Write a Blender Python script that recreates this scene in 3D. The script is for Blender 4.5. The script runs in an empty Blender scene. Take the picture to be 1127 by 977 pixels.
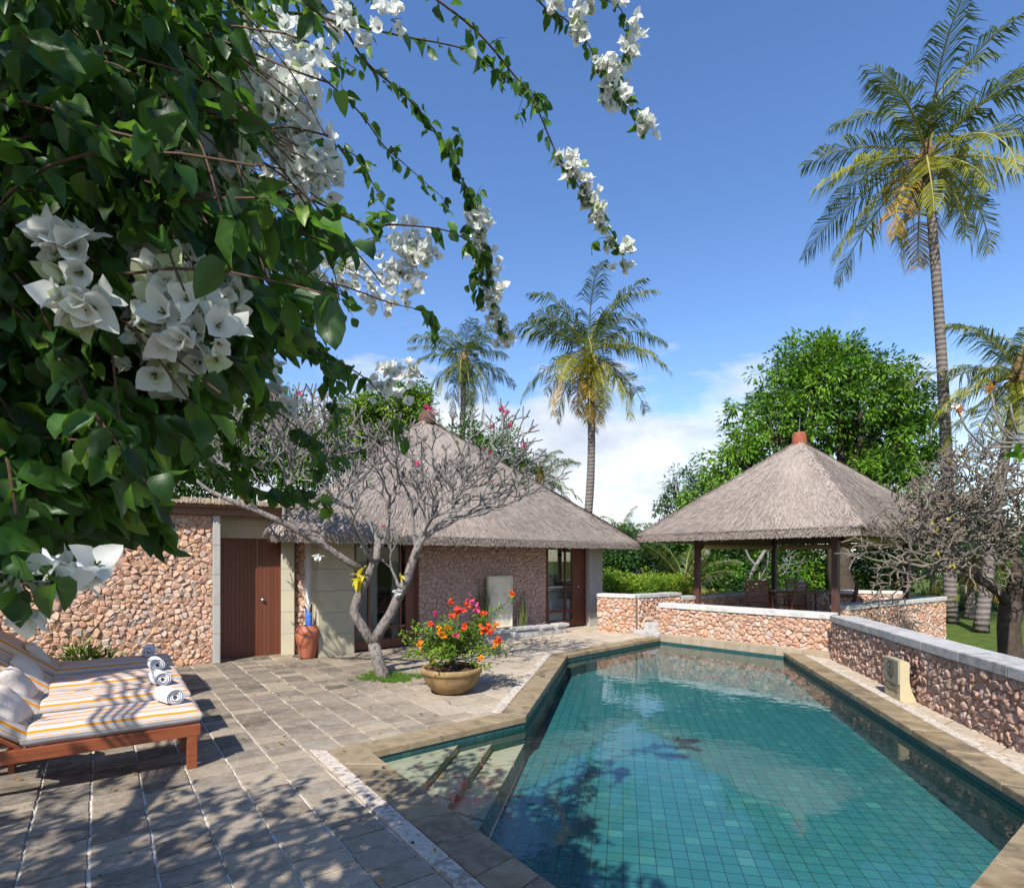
import bpy, bmesh, math, random
import numpy as np
from mathutils import Vector, Matrix, noise as mnoise
from mathutils.geometry import tessellate_polygon

R = math.radians
V3 = Vector
scene = bpy.context.scene
COL = scene.collection
F_PX, CXP, HOR, CAM_H = 630.0, 563.5, 614.6, 1.7

def G(px, py, z=0.0):
    """photo pixel -> point on the horizontal plane z (used to take measurements off the photo)"""
    Y = F_PX * (CAM_H - z) / (py - HOR)
    return V3(((px - CXP) * Y / F_PX, Y, z))

def PX(px, py, Y):
    return V3(((px - CXP) * Y / F_PX, Y, CAM_H - (py - HOR) * Y / F_PX))

# ------------------------------------------------------------------ materials
class NT:
    def __init__(s, name):
        s.m = bpy.data.materials.new(name); s.m.use_nodes = True
        s.t = s.m.node_tree; s.t.nodes.clear()
        s.out = s.t.nodes.new('ShaderNodeOutputMaterial')
    def n(s, typ, **kw):
        nd = s.t.nodes.new(typ)
        for k, v in kw.items():
            if k.startswith('i_'):
                key = k[2:]
                key = int(key) if key.isdigit() else key.replace('_', ' ')
                nd.inputs[key].default_value = v
            else: setattr(nd, k, v)
        return nd
    def l(s, a, b): s.t.links.new(a, b)
    def math(s, op, a, b=None, clamp=False):
        nd = s.t.nodes.new('ShaderNodeMath'); nd.operation = op; nd.use_clamp = clamp
        for i, x in enumerate((a, b)):
            if x is None: continue
            if isinstance(x, (int, float)): nd.inputs[i].default_value = x
            else: s.l(x, nd.inputs[i])
        return nd.outputs[0]
    def ramp(s, fac, cols, interp='LINEAR', pos=None):
        nd = s.t.nodes.new('ShaderNodeValToRGB'); cr = nd.color_ramp; cr.interpolation = interp
        while len(cr.elements) < len(cols): cr.elements.new(0.5)
        for i, c in enumerate(cols):
            cr.elements[i].position = pos[i] if pos else (i / max(1, len(cols) - 1))
            cr.elements[i].color = (c[0], c[1], c[2], 1)
        s.l(fac, nd.inputs[0]); return nd.outputs[0]
    def mix(s, fac, a, b, blend='MIX'):
        nd = s.t.nodes.new('ShaderNodeMix'); nd.data_type = 'RGBA'; nd.blend_type = blend
        if isinstance(fac, (int, float)): nd.inputs[0].default_value = fac
        else: s.l(fac, nd.inputs[0])
        for i, x in ((6, a), (7, b)):
            if isinstance(x, tuple): nd.inputs[i].default_value = (x[0], x[1], x[2], 1)
            else: s.l(x, nd.inputs[i])
        return nd.outputs[2]
    def obj(s): return s.n('ShaderNodeTexCoord').outputs['Object']
    def uv(s): return s.n('ShaderNodeTexCoord').outputs['UV']
    def noise(s, vec, scale, detail=3, rough=.55, dist=0):
        nd = s.n('ShaderNodeTexNoise'); nd.inputs['Scale'].default_value = scale
        nd.inputs['Detail'].default_value = detail; nd.inputs['Roughness'].default_value = rough
        nd.inputs['Distortion'].default_value = dist
        s.l(vec, nd.inputs['Vector']); return nd.outputs[0]
    def scaled(s, vec, sc):
        nd = s.n('ShaderNodeMapping'); nd.inputs['Scale'].default_value = sc
        s.l(vec, nd.inputs[0]); return nd.outputs[0]
    def island(s): return s.n('ShaderNodeNewGeometry').outputs['Random Per Island']
    def bump(s, h, strength, dist=.02):
        nd = s.n('ShaderNodeBump'); nd.inputs['Strength'].default_value = strength
        nd.inputs['Distance'].default_value = dist; s.l(h, nd.inputs['Height']); return nd.outputs[0]
    def bsdf(s, col, rough=.8, spec=.3, normal=None, metal=0, transl=0, tcol=None):
        b = s.n('ShaderNodeBsdfPrincipled')
        if isinstance(col, tuple): b.inputs['Base Color'].default_value = (*col, 1)
        else: s.l(col, b.inputs['Base Color'])
        if isinstance(rough, (int, float)): b.inputs['Roughness'].default_value = rough
        else: s.l(rough, b.inputs['Roughness'])
        b.inputs['Specular IOR Level'].default_value = spec; b.inputs['Metallic'].default_value = metal
        if normal is not None: s.l(normal, b.inputs['Normal'])
        sh = b.outputs[0]
        if transl:
            t = s.n('ShaderNodeBsdfTranslucent')
            c = tcol if tcol is not None else col
            if isinstance(c, tuple): t.inputs[0].default_value = (*c, 1)
            else: s.l(c, t.inputs[0])
            mx = s.n('ShaderNodeMixShader'); mx.inputs[0].default_value = transl
            s.l(sh, mx.inputs[1]); s.l(t.outputs[0], mx.inputs[2]); sh = mx.outputs[0]
        s.l(sh, s.out.inputs[0]); return b

def pm(name, cols, scale=5, detail=4, rough=.8, spec=.3, bump=0, bscale=40, isl=0.0, transl=0, stretch=None, bdist=.01, metal=0):
    """patchy material: noise (and a per-piece random value) picks a colour from the list"""
    t = NT(name); o = t.obj()
    v = t.scaled(o, stretch) if stretch else o
    f = t.noise(v, scale, detail)
    f = t.math('ADD', t.math('MULTIPLY', t.math('SUBTRACT', f, .5), 2.0), .5, True)
    if isl:
        f = t.math('ADD', t.math('MULTIPLY', f, 1 - isl), t.math('MULTIPLY', t.island(), isl), True)
    c = t.ramp(f, cols)
    nrm = t.bump(t.noise(v, bscale, 5, .65), bump, bdist) if bump else None
    t.bsdf(c, rough, spec, nrm, metal, transl)
    return t.m

def leafmat(name, cols, transl=.35, rough=.5, spec=.35, tc=None):
    t = NT(name)
    c = t.ramp(t.island(), cols)
    tcol = t.mix(.5, c, tc, 'ADD') if tc else c
    t.bsdf(c, rough, spec, None, 0, transl, tcol)
    return t.m

def vineleaf(name, cols):
    """glossy dark upper side, paler matt underside, light coming through"""
    t = NT(name); o = t.obj()
    c = t.ramp(t.island(), cols)
    back = t.n('ShaderNodeNewGeometry').outputs['Backfacing']
    c2 = t.mix(t.math('MULTIPLY', back, .45), c, (.085, .125, .06))
    c2 = t.mix(t.math('MULTIPLY', t.math('GREATER_THAN', t.noise(o, 55, 3), .66), .35), c2, (.16, .13, .04))
    t.bsdf(c2, .42, .4, t.bump(t.noise(o, 90, 2), .25, .004), 0, .48, t.mix(.7, c, (.07, .15, .0), 'ADD'))
    return t.m

def stonemat(name, cols, grey=.2):
    t = NT(name); o = t.obj()
    isl = t.island()
    c = t.ramp(isl, cols)
    n1 = t.noise(o, 24, 5, .6)
    c = t.mix(t.math('MULTIPLY', n1, .55), c, t.ramp(t.noise(o, 60, 4), [(.16, .10, .08), (.62, .47, .38)]))
    big = t.noise(o, .9, 3)
    c = t.mix(t.math('MULTIPLY', big, .35), c, (.46, .30, .22))
    h = t.math('ADD', t.noise(o, 45, 6, .7), t.math('MULTIPLY', t.noise(o, 160, 3), .4))
    t.bsdf(c, .88, .2, t.bump(h, .75, .012))
    return t.m

def tilemat(name='pool_tile', dim=1.0):
    """small square stone pool tiles laid out on the UVs (metres)"""
    t = NT(name); u = t.uv()
    sx = t.n('ShaderNodeSeparateXYZ'); t.l(u, sx.inputs[0])
    S = .118
    a = t.math('DIVIDE', sx.outputs[0], S); b = t.math('DIVIDE', sx.outputs[1], S)
    fa, fb = t.math('FRACT', a), t.math('FRACT', b)
    da = t.math('MINIMUM', fa, t.math('SUBTRACT', 1, fa)); db = t.math('MINIMUM', fb, t.math('SUBTRACT', 1, fb))
    joint = t.math('LESS_THAN', t.math('MINIMUM', t.math('ADD', da, .004), db), .028)
    cb = t.n('ShaderNodeCombineXYZ'); t.l(t.math('FLOOR', a), cb.inputs[0]); t.l(t.math('FLOOR', b), cb.inputs[1])
    wn = t.n('ShaderNodeTexWhiteNoise'); wn.noise_dimensions = '2D'; t.l(cb.outputs[0], wn.inputs[0])
    c = t.ramp(wn.outputs[0], [(.022, .112, .122), (.030, .142, .155), (.026, .138, .158), (.040, .172, .168), (.029, .130, .138), (.075, .23, .20)],
               pos=[0, .3, .55, .8, .93, 1])
    o = t.obj()
    c = t.mix(t.math('MULTIPLY', t.noise(o, 1.1, 3), .5), c, (.028, .138, .142))
    c = t.mix(t.math('MULTIPLY', t.noise(o, 50, 3), .3), c, (.06, .225, .19))
    c = t.mix(joint, c, (.008, .028, .032))
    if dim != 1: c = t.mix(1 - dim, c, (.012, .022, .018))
    t.bsdf(c, .45, .3)
    return t.m

def deckmat():
    """weathered slate blocks, a colour per block, shade and sun put into the colour: greyer left, warmer and paler right"""
    t = NT('deck_pavers'); o = t.obj(); i = t.island()
    c = t.ramp(i, [(.10, .080, .056), (.19, .150, .105), (.27, .215, .15), (.145, .12, .092), (.33, .265, .185), (.12, .10, .075), (.235, .195, .145)])
    sx = t.n('ShaderNodeSeparateXYZ'); t.l(o, sx.inputs[0])
    sun_tone = t.math('ADD', t.math('MULTIPLY', t.math('ADD', sx.outputs[0], 2.6), .30), t.math('SUBTRACT', t.noise(o, .55, 3), .5), True)  # shade-to-sun change across the deck, put into the base colour
    c = t.mix(t.math('MULTIPLY', sun_tone, .8), c, t.ramp(i, [(.42, .34, .24), (.54, .45, .34), (.47, .38, .27), (.58, .49, .38)]))
    m1 = t.noise(o, 9, 7, .72)
    c = t.mix(t.math('MULTIPLY', t.math('SUBTRACT', m1, .46), 3.2, True), c, t.mix(.5, c, (.50, .44, .36)))
    c = t.mix(t.math('MULTIPLY', t.math('SUBTRACT', t.noise(o, 17, 7, .75), .52), 5.0, True), c, t.mix(.5, c, (.055, .05, .042)))
    c = t.mix(t.math('MULTIPLY', t.math('SUBTRACT', t.noise(o, 1.7, 5, .6), .5), 2.5, True), c, t.mix(.35, c, (.07, .065, .05)))
    h = t.math('ADD', t.math('MULTIPLY', m1, 1.0), t.math('ADD', t.math('MULTIPLY', t.noise(o, 38, 5, .7), .6), t.math('MULTIPLY', t.noise(o, 120, 3), .25)))
    t.bsdf(c, .78, .25, t.bump(h, .9, .016))
    return t.m

def watermat():
    t = NT('pool_water'); o = t.obj()
    h = t.math('ADD', t.noise(o, 2.2, 2), t.math('MULTIPLY', t.noise(o, 9, 2), .22))
    nb = t.bump(h, .25, .02)
    fr = t.n('ShaderNodeFresnel'); fr.inputs[0].default_value = 1.33; t.l(nb, fr.inputs[1])
    tr = t.n('ShaderNodeBsdfTransparent'); tr.inputs[0].default_value = (.86, .955, .965, 1)
    gl = t.n('ShaderNodeBsdfGlossy'); gl.inputs['Roughness'].default_value = .0; t.l(nb, gl.inputs['Normal'])
    gl.inputs[0].default_value = (1, 1, 1, 1)
    mx = t.n('ShaderNodeMixShader'); t.l(fr.outputs[0], mx.inputs[0]); t.l(tr.outputs[0], mx.inputs[1]); t.l(gl.outputs[0], mx.inputs[2])
    t.l(mx.outputs[0], t.out.inputs[0]); return t.m

def glassmat():
    t = NT('window_glass')
    fr = t.n('ShaderNodeFresnel'); fr.inputs[0].default_value = 1.5
    tr = t.n('ShaderNodeBsdfTransparent'); tr.inputs[0].default_value = (.93, .95, .94, 1)
    gl = t.n('ShaderNodeBsdfGlossy'); gl.inputs['Roughness'].default_value = .01
    mx = t.n('ShaderNodeMixShader'); t.l(t.math('MULTIPLY', fr.outputs[0], .45), mx.inputs[0]); t.l(tr.outputs[0], mx.inputs[1]); t.l(gl.outputs[0], mx.inputs[2])
    t.l(mx.outputs[0], t.out.inputs[0]); return t.m

def stripemat():
    """lounger fabric: white with ochre and thin grey stripes along the length"""
    t = NT('striped_canvas'); o = t.obj()
    s = t.n('ShaderNodeSeparateXYZ'); t.l(t.uv(), s.inputs[0])
    y = s.outputs[1]
    f = t.math('FRACT', t.math('DIVIDE', t.math('ADD', y, .404), .128))
    def band(a, b):
        return t.math('MULTIPLY', t.math('GREATER_THAN', f, a), t.math('LESS_THAN', f, b))
    c = t.mix(band(.0, .27), (.58, .56, .55), (.66, .27, .025))
    c = t.mix(t.math('ADD', t.math('ADD', band(.37, .44), band(.56, .62)), band(.88, .94)), c, (.44, .36, .34))
    c = t.mix(band(.70, .76), c, (.74, .38, .08))
    nz = t.noise(o, 6, 3)
    t.bsdf(c, .9, .1, t.bump(t.math('ADD', nz, t.math('MULTIPLY', t.noise(o, 300, 2), .1)), .35, .03), 0, .08)
    return t.m

def woodmat(name, c1, c2, axis=0, rough=.45, sc=6):
    t = NT(name); o = t.obj()
    st = [14, 14, 14]; st[axis] = 1.2
    g = t.noise(t.scaled(o, tuple(st)), sc * .3, 5, .6, .4)
    c = t.ramp(g, [c1, c2, c1], pos=[.25, .55, .8])
    t.bsdf(c, rough, .4, t.bump(g, .2, .004)); return t.m

def plankmat(name, c1, c2, dirv, w):
    """vertical tongue-and-groove boards"""
    t = NT(name); o = t.obj()
    d = t.n('ShaderNodeVectorMath', operation='DOT_PRODUCT'); t.l(o, d.inputs[0]); d.inputs[1].default_value = dirv
    u = t.math('DIVIDE', d.outputs['Value'], w)
    f = t.math('FRACT', u)
    gr = t.math('LESS_THAN', t.math('MINIMUM', f, t.math('SUBTRACT', 1, f)), .035)
    w1 = t.n('ShaderNodeTexWhiteNoise'); w1.noise_dimensions = '1D'; t.l(t.math('FLOOR', u), w1.inputs['W'])
    g = t.noise(t.scaled(o, (20, 20, 1.5)), 2, 5, .6)
    c = t.ramp(t.math('ADD', t.math('MULTIPLY', g, .7), t.math('MULTIPLY', w1.outputs[0], .3)), [c1, c2])
    c = t.mix(gr, c, (.02, .008, .005))
    t.bsdf(c, .42, .45, t.bump(t.math('ADD', t.math('SUBTRACT', 1, gr), t.math('MULTIPLY', g, .2)), .5, .006)); return t.m

def barkpalm():
    t = NT('palm_bark'); o = t.obj()
    w = t.n('ShaderNodeTexWave'); w.bands_direction = 'Z'; w.inputs['Scale'].default_value = 1.9; w.inputs['Distortion'].default_value = 3
    w.inputs['Detail'].default_value = 3; w.inputs['Detail Scale'].default_value = 2; t.l(o, w.inputs[0])
    n1 = t.noise(o, 9, 5, .7)
    c = t.ramp(t.math('ADD', t.math('MULTIPLY', w.outputs[1], .4), t.math('MULTIPLY', n1, .6)), [(.055, .047, .042), (.13, .11, .098), (.21, .185, .165), (.10, .086, .078)])
    t.bsdf(c, .9, .1, t.bump(t.math('ADD', w.outputs[1], n1), .6, .03)); return t.m

def thatchmat(name, cols):
    t = NT(name); o = t.obj()
    i = t.island()
    f = t.math('ADD', t.math('MULTIPLY', i, .75), t.math('MULTIPLY', t.noise(o, 1.3, 4), .25), True)
    c = t.ramp(f, cols)
    pt_ = t.noise(t.scaled(o, (1, 1, .8)), 1.5, 6, .65, .5)
    c = t.mix(t.math('MULTIPLY', t.math('SUBTRACT', pt_, .44), 2.6, True), c, t.mix(.36, c, (.10, .08, .065)))
    g = t.noise(t.scaled(o, (30, 30, 6)), 2.5, 5, .7)
    c = t.mix(t.math('MULTIPLY', g, .5), c, t.mix(.5, c, (.10, .085, .075)))
    t.bsdf(c, .95, .08, t.bump(g, .6, .02)); return t.m

MT = {}
MT['stone_pink'] = stonemat('pink_rubble', [(.56, .27, .16), (.64, .38, .25), (.48, .22, .125), (.66, .45, .33), (.58, .31, .15), (.66, .48, .40), (.52, .28, .19), (.62, .39, .23), (.60, .52, .46), (.40, .22, .15)])
MT['stone_brown'] = stonemat('brown_rubble', [(.42, .22, .15), (.50, .31, .23), (.32, .17, .12), (.52, .36, .28), (.44, .25, .15), (.54, .42, .36), (.36, .20, .15), (.47, .30, .20)])
MT['stone_mauve'] = stonemat('mauve_rubble', [(.50, .31, .26), (.56, .38, .32), (.44, .27, .22), (.60, .44, .38), (.48, .30, .23), (.58, .42, .37)])
MT['stone_garden'] = stonemat('peach_rubble', [(.64, .34, .20), (.72, .45, .30), (.58, .28, .16), (.74, .51, .36), (.68, .38, .17), (.74, .54, .42), (.62, .34, .24), (.72, .46, .26), (.66, .56, .48), (.46, .27, .18)])
MT['mortar_warm'] = pm('mortar_warm', [(.20, .13, .09), (.36, .25, .18)], 8, 4, .95, .1, .5, 60)
MT['mortar'] = pm('mortar', [(.19, .135, .105), (.36, .265, .21)], 8, 4, .95, .1, .5, 60)
MT['mortar_light'] = pm('mortar_mauve', [(.20, .13, .11), (.31, .21, .18)], 8, 4, .95, .1, .5, 60)
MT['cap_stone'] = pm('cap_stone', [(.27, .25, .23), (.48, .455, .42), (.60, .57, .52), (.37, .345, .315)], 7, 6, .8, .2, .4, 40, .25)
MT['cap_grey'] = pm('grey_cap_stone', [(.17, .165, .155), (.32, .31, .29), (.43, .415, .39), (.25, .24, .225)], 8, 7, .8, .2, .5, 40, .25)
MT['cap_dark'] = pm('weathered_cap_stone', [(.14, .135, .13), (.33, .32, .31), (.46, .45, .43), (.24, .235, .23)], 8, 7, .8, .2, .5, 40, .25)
def mortarmat():
    """pale bedding mortar in the long joints, a darker tone in the short ones"""
    t = NT('joint_mortar'); o = t.obj()
    d = t.n('ShaderNodeVectorMath', operation='DOT_PRODUCT'); t.l(o, d.inputs[0]); d.inputs[1].default_value = (.811, .584, 0)
    f = t.math('FRACT', t.math('DIVIDE', t.math('ADD', d.outputs['Value'], .05), .307))
    du = t.math('MULTIPLY', t.math('MINIMUM', f, t.math('SUBTRACT', 1, f)), .307)
    c = t.ramp(t.noise(o, 9, 6), [(.16, .135, .105), (.46, .41, .345), (.60, .55, .47), (.24, .205, .165)])
    c = t.mix(t.math('GREATER_THAN', du, .012), c, t.ramp(t.noise(o, 5, 5), [(.05, .042, .034), (.07, .06, .05), (.22, .19, .155)], pos=[0, .55, .75]))
    t.bsdf(c, .9, .15, t.bump(t.noise(o, 60, 4), .5, .01)); return t.m
MT['deck_mortar'] = mortarmat()
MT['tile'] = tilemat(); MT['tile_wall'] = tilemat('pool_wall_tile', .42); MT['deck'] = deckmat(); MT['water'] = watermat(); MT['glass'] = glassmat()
MT['coping'] = pm('coping_stone', [(.095, .066, .034), (.20, .145, .078), (.29, .225, .135), (.14, .107, .065), (.34, .28, .185)], 5, 8, .55, .35, .4, 50, .45)
MT['strip'] = pm('pale_border_stone', [(.15, .11, .08), (.36, .30, .235), (.54, .48, .40), (.26, .20, .15), (.46, .40, .33)], 18, 7, .75, .25, .5, 60, .3)
MT['ledge'] = pm('ledge_stone', [(.24, .19, .12), (.38, .31, .22), (.30, .24, .16), (.42, .36, .27)], 5, 5, .7, .3, .3, 50, .5)
MT['step'] = pm('pool_step_stone', [(.31, .255, .15), (.47, .40, .27), (.39, .345, .24), (.52, .455, .32)], 5, 5, .6, .3, .2, 40, .5)
MT['beige_block'] = pm('sandstone_block', [(.34, .29, .18), (.47, .42, .29), (.40, .37, .28), (.52, .47, .35)], 3, 6, .8, .2, .25, 40, .4)
MT['cement'] = pm('grey_render', [(.32, .31, .28), (.44, .42, .38), (.38, .36, .31)], 3, 5, .85, .2, .2, 50)
MT['plaque'] = pm('pale_limestone', [(.66, .58, .42), (.78, .70, .54)], 4, 5, .85, .2, .2, 60)
MT['marker'] = pm('marker_sandstone', [(.33, .27, .14), (.48, .41, .25), (.42, .36, .24)], 9, 6, .85, .2, .5, 50)
MT['marker_grey'] = pm('marker_grey_stone', [(.22, .20, .15), (.33, .30, .22)], 9, 6, .85, .2, .5, 50)
MT['carved'] = pm('carved_groove', [(.06, .05, .035), (.10, .08, .05)], 9, 3, .9, .1)
MT['thatch'] = thatchmat('grey_thatch', [(.21, .17, .14), (.35, .29, .245), (.46, .39, .335), (.32, .26, .22), (.54, .465, .40)])
MT['thatch_dark'] = thatchmat('dark_straw', [(.12, .09, .07), (.20, .15, .11), (.27, .21, .15)])  # darker brown straw for the roof undersides
MT['straw'] = thatchmat('golden_straw', [(.42, .32, .21), (.55, .45, .32), (.36, .27, .18), (.60, .50, .37)])
MT['door_wood'] = woodmat('red_brown_door_wood', (.085, .026, .014), (.15, .05, .028), 2)
MT['lounger_wood'] = woodmat('lounger_teak', (.15, .036, .014), (.27, .078, .030), 0)
MT['dark_wood'] = woodmat('dark_post_wood', (.045, .022, .018), (.09, .045, .036), 2)
MT['chair_wood'] = woodmat('chair_wood', (.05, .02, .014), (.11, .045, .03), 0)
MT['bamboo'] = woodmat('bamboo_roll', (.34, .24, .12), (.52, .40, .23), 0, .6)
MT['fascia'] = woodmat('brown_fascia', (.11, .06, .035), (.20, .11, .065), 0, .7)
MT['terracotta'] = pm('terracotta', [(.30, .085, .045), (.42, .14, .075), (.36, .11, .06)], 6, 4, .6, .3, .15, 50)
MT['cap_pot'] = pm('roof_cap_clay', [(.20, .06, .035), (.34, .10, .055)], 10, 4, .8, .2, .3, 40)
MT['cap_brown'] = pm('roof_cap_brown', [(.07, .035, .025), (.14, .07, .05)], 10, 4, .8, .2, .3, 40)
MT['planter'] = pm('planter_sandstone', [(.20, .125, .05), (.31, .21, .095), (.25, .17, .08), (.14, .095, .05)], 6, 8, .9, .15, .8, 34)
MT['soil'] = pm('soil', [(.05, .03, .02), (.13, .08, .05)], 30, 5, .95, .1, 1, 40)
MT['canvas'] = stripemat()
MT['pillow'] = pm('cream_fabric', [(.66, .56, .47), (.73, .63, .53)], 6, 3, .9, .1, .3, 12, 0, .05, None, .03)
MT['towel'] = pm('white_towelling', [(.70, .70, .71), (.80, .80, .80)], 30, 3, .95, .05, .5, 220)
MT['white'] = pm('white_canvas', [(.78, .78, .78), (.84, .84, .84)], 4, 2, .8, .1, 0, 40, 0, .25)
MT['white_wall'] = pm('interior_plaster', [(.62, .60, .57), (.68, .66, .63)], 2, 2, .9)
MT['curtain'] = pm('curtain_cloth', [(.50, .49, .47), (.60, .59, .57)], 4, 2, .9, .1, 0, 40, 0, .3)
MT['dark_room'] = pm('interior_floor', [(.10, .07, .05), (.14, .10, .07)], 3, 3, .6)
MT['paper'] = pm('painted_paper', [(.36, .32, .24), (.52, .47, .37), (.44, .40, .32)], 5, 5, .8)
MT['black'] = pm('black_frame', [(.015, .013, .012), (.025, .022, .02)], 3, 2, .4)
MT['metal'] = pm('steel', [(.60, .60, .60), (.66, .66, .66)], 3, 2, .3, .5, 0, 40, 0, 0, None, .01, .9)
MT['blue'] = pm('blue_cloth', [(.03, .09, .35), (.07, .18, .52)], 14, 3, .8, .2, .4, 40)
MT['leaf_vine'] = vineleaf('bougainvillea_leaf', [(.011, .036, .010), (.022, .066, .014), (.036, .10, .018), (.046, .125, .020), (.075, .18, .024), (.030, .082, .020), (.17, .29, .03)])
MT['bract'] = leafmat('white_bract', [(.74, .76, .70), (.80, .81, .77), (.78, .80, .72), (.82, .83, .80)], .42, .7, .15)
MT['bract_green'] = leafmat('greenish_bract', [(.55, .63, .34), (.66, .71, .48)], .45, .7, .15)
MT['vine_stem'] = pm('vine_stem', [(.035, .018, .011), (.09, .05, .03), (.055, .028, .018)], 20, 4, .8)
MT['leaf_big'] = leafmat('broad_leaf', [(.07, .18, .014), (.11, .25, .018), (.15, .31, .022), (.085, .21, .018), (.20, .36, .03)], .35, .5, .3)
MT['leaf_sun'] = leafmat('sunny_leaf', [(.12, .25, .02), (.18, .33, .025), (.23, .38, .03)], .35, .5, .3)  # paler copy of the broad leaf with sunlight put into its colour
MT['leaf_dark'] = leafmat('dark_leaf', [(.022, .065, .016), (.035, .095, .02), (.05, .125, .026), (.028, .08, .024)], .3, .5, .3)
MT['leaf_mid'] = leafmat('mid_leaf', [(.035, .095, .018), (.06, .145, .022), (.085, .19, .03), (.045, .115, .02)], .35, .5, .3)
MT['leaf_lime'] = leafmat('lime_leaf', [(.16, .27, .02), (.24, .36, .025), (.32, .42, .03), (.13, .23, .02)], .35, .5, .3)
MT['leaf_pot'] = leafmat('potted_leaf', [(.10, .20, .02), (.18, .30, .03), (.26, .38, .04), (.13, .24, .025)], .38, .5, .3)
MT['leaf_blue'] = leafmat('bluish_leaf', [(.02, .06, .03), (.03, .085, .045), (.04, .10, .05)], .3, .5, .3)
MT['frond'] = leafmat('palm_leaflet', [(.05, .085, .018), (.08, .12, .022), (.12, .16, .028), (.065, .10, .02)], .35, .42, .45)
MT['frond_lime'] = leafmat('palm_leaflet_lime', [(.24, .26, .025), (.33, .32, .035), (.18, .21, .025)], .4, .45, .4)
MT['frond_dry'] = leafmat('palm_leaflet_dry', [(.42, .25, .03), (.52, .33, .05), (.36, .20, .04), (.30, .24, .04)], .35, .6, .3)
MT['rachis'] = pm('palm_rachis', [(.22, .22, .06), (.34, .30, .09)], 5, 2, .6)
MT['husk'] = pm('palm_husk', [(.16, .09, .045), (.30, .19, .10)], 12, 4, .9)
MT['bark_palm'] = barkpalm()
MT['bark_grey'] = pm('grey_bark', [(.055, .045, .04), (.15, .13, .115), (.25, .22, .195), (.10, .085, .075), (.19, .165, .145)], 16, 8, .9, .12, 1.0, 38, 0, 0, (1, 1, .55), .03)
MT['bark_pale'] = pm('pale_twig', [(.075, .067, .06), (.145, .132, .12), (.215, .20, .182), (.105, .094, .086)], 9, 5, .85, .15, .4, 50, .3)
MT['bark_ochre'] = pm('ochre_twig', [(.065, .053, .042), (.135, .112, .088), (.20, .17, .135), (.10, .083, .066)], 9, 5, .85, .15, .4, 50, .3)
MT['bark_dark'] = pm('dark_bark', [(.04, .03, .022), (.10, .075, .06)], 12, 5, .9, .1, .6, 50)
MT['grass'] = leafmat('grass_blade', [(.06, .14, .015), (.10, .20, .02), (.13, .24, .03)], .3, .6, .2)
MT['lawn'] = pm('lawn', [(.03, .055, .012), (.07, .105, .018), (.11, .14, .03)], 3, 6, .9, .1, .6, 60)  # patches of tree shade put into the grass colour
MT['sea'] = pm('sea_water', [(.03, .10, .22), (.05, .15, .28)], .2, 3, .15, .5, .2, 1.5)
MT['red'] = leafmat('red_bract', [(.72, .06, .03), (.80, .10, .03), (.78, .16, .03)], .35, .6, .2)
MT['pink'] = leafmat('pink_bract', [(.72, .07, .20), (.78, .14, .30), (.66, .05, .14)], .35, .6, .2)
MT['orange'] = leafmat('orange_bract', [(.82, .26, .02), (.85, .36, .03)], .35, .6, .2)
MT['yellow_leaf'] = leafmat('yellow_leaf', [(.62, .55, .03), (.70, .60, .05)], .35, .5, .3)
MT['reed'] = leafmat('reed', [(.10, .13, .035), (.16, .20, .05)], .2, .6, .3)
MT['lamp_glass'] = pm('amber_shade', [(.62, .24, .05), (.70, .32, .08)], 5, 2, .5)

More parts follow.
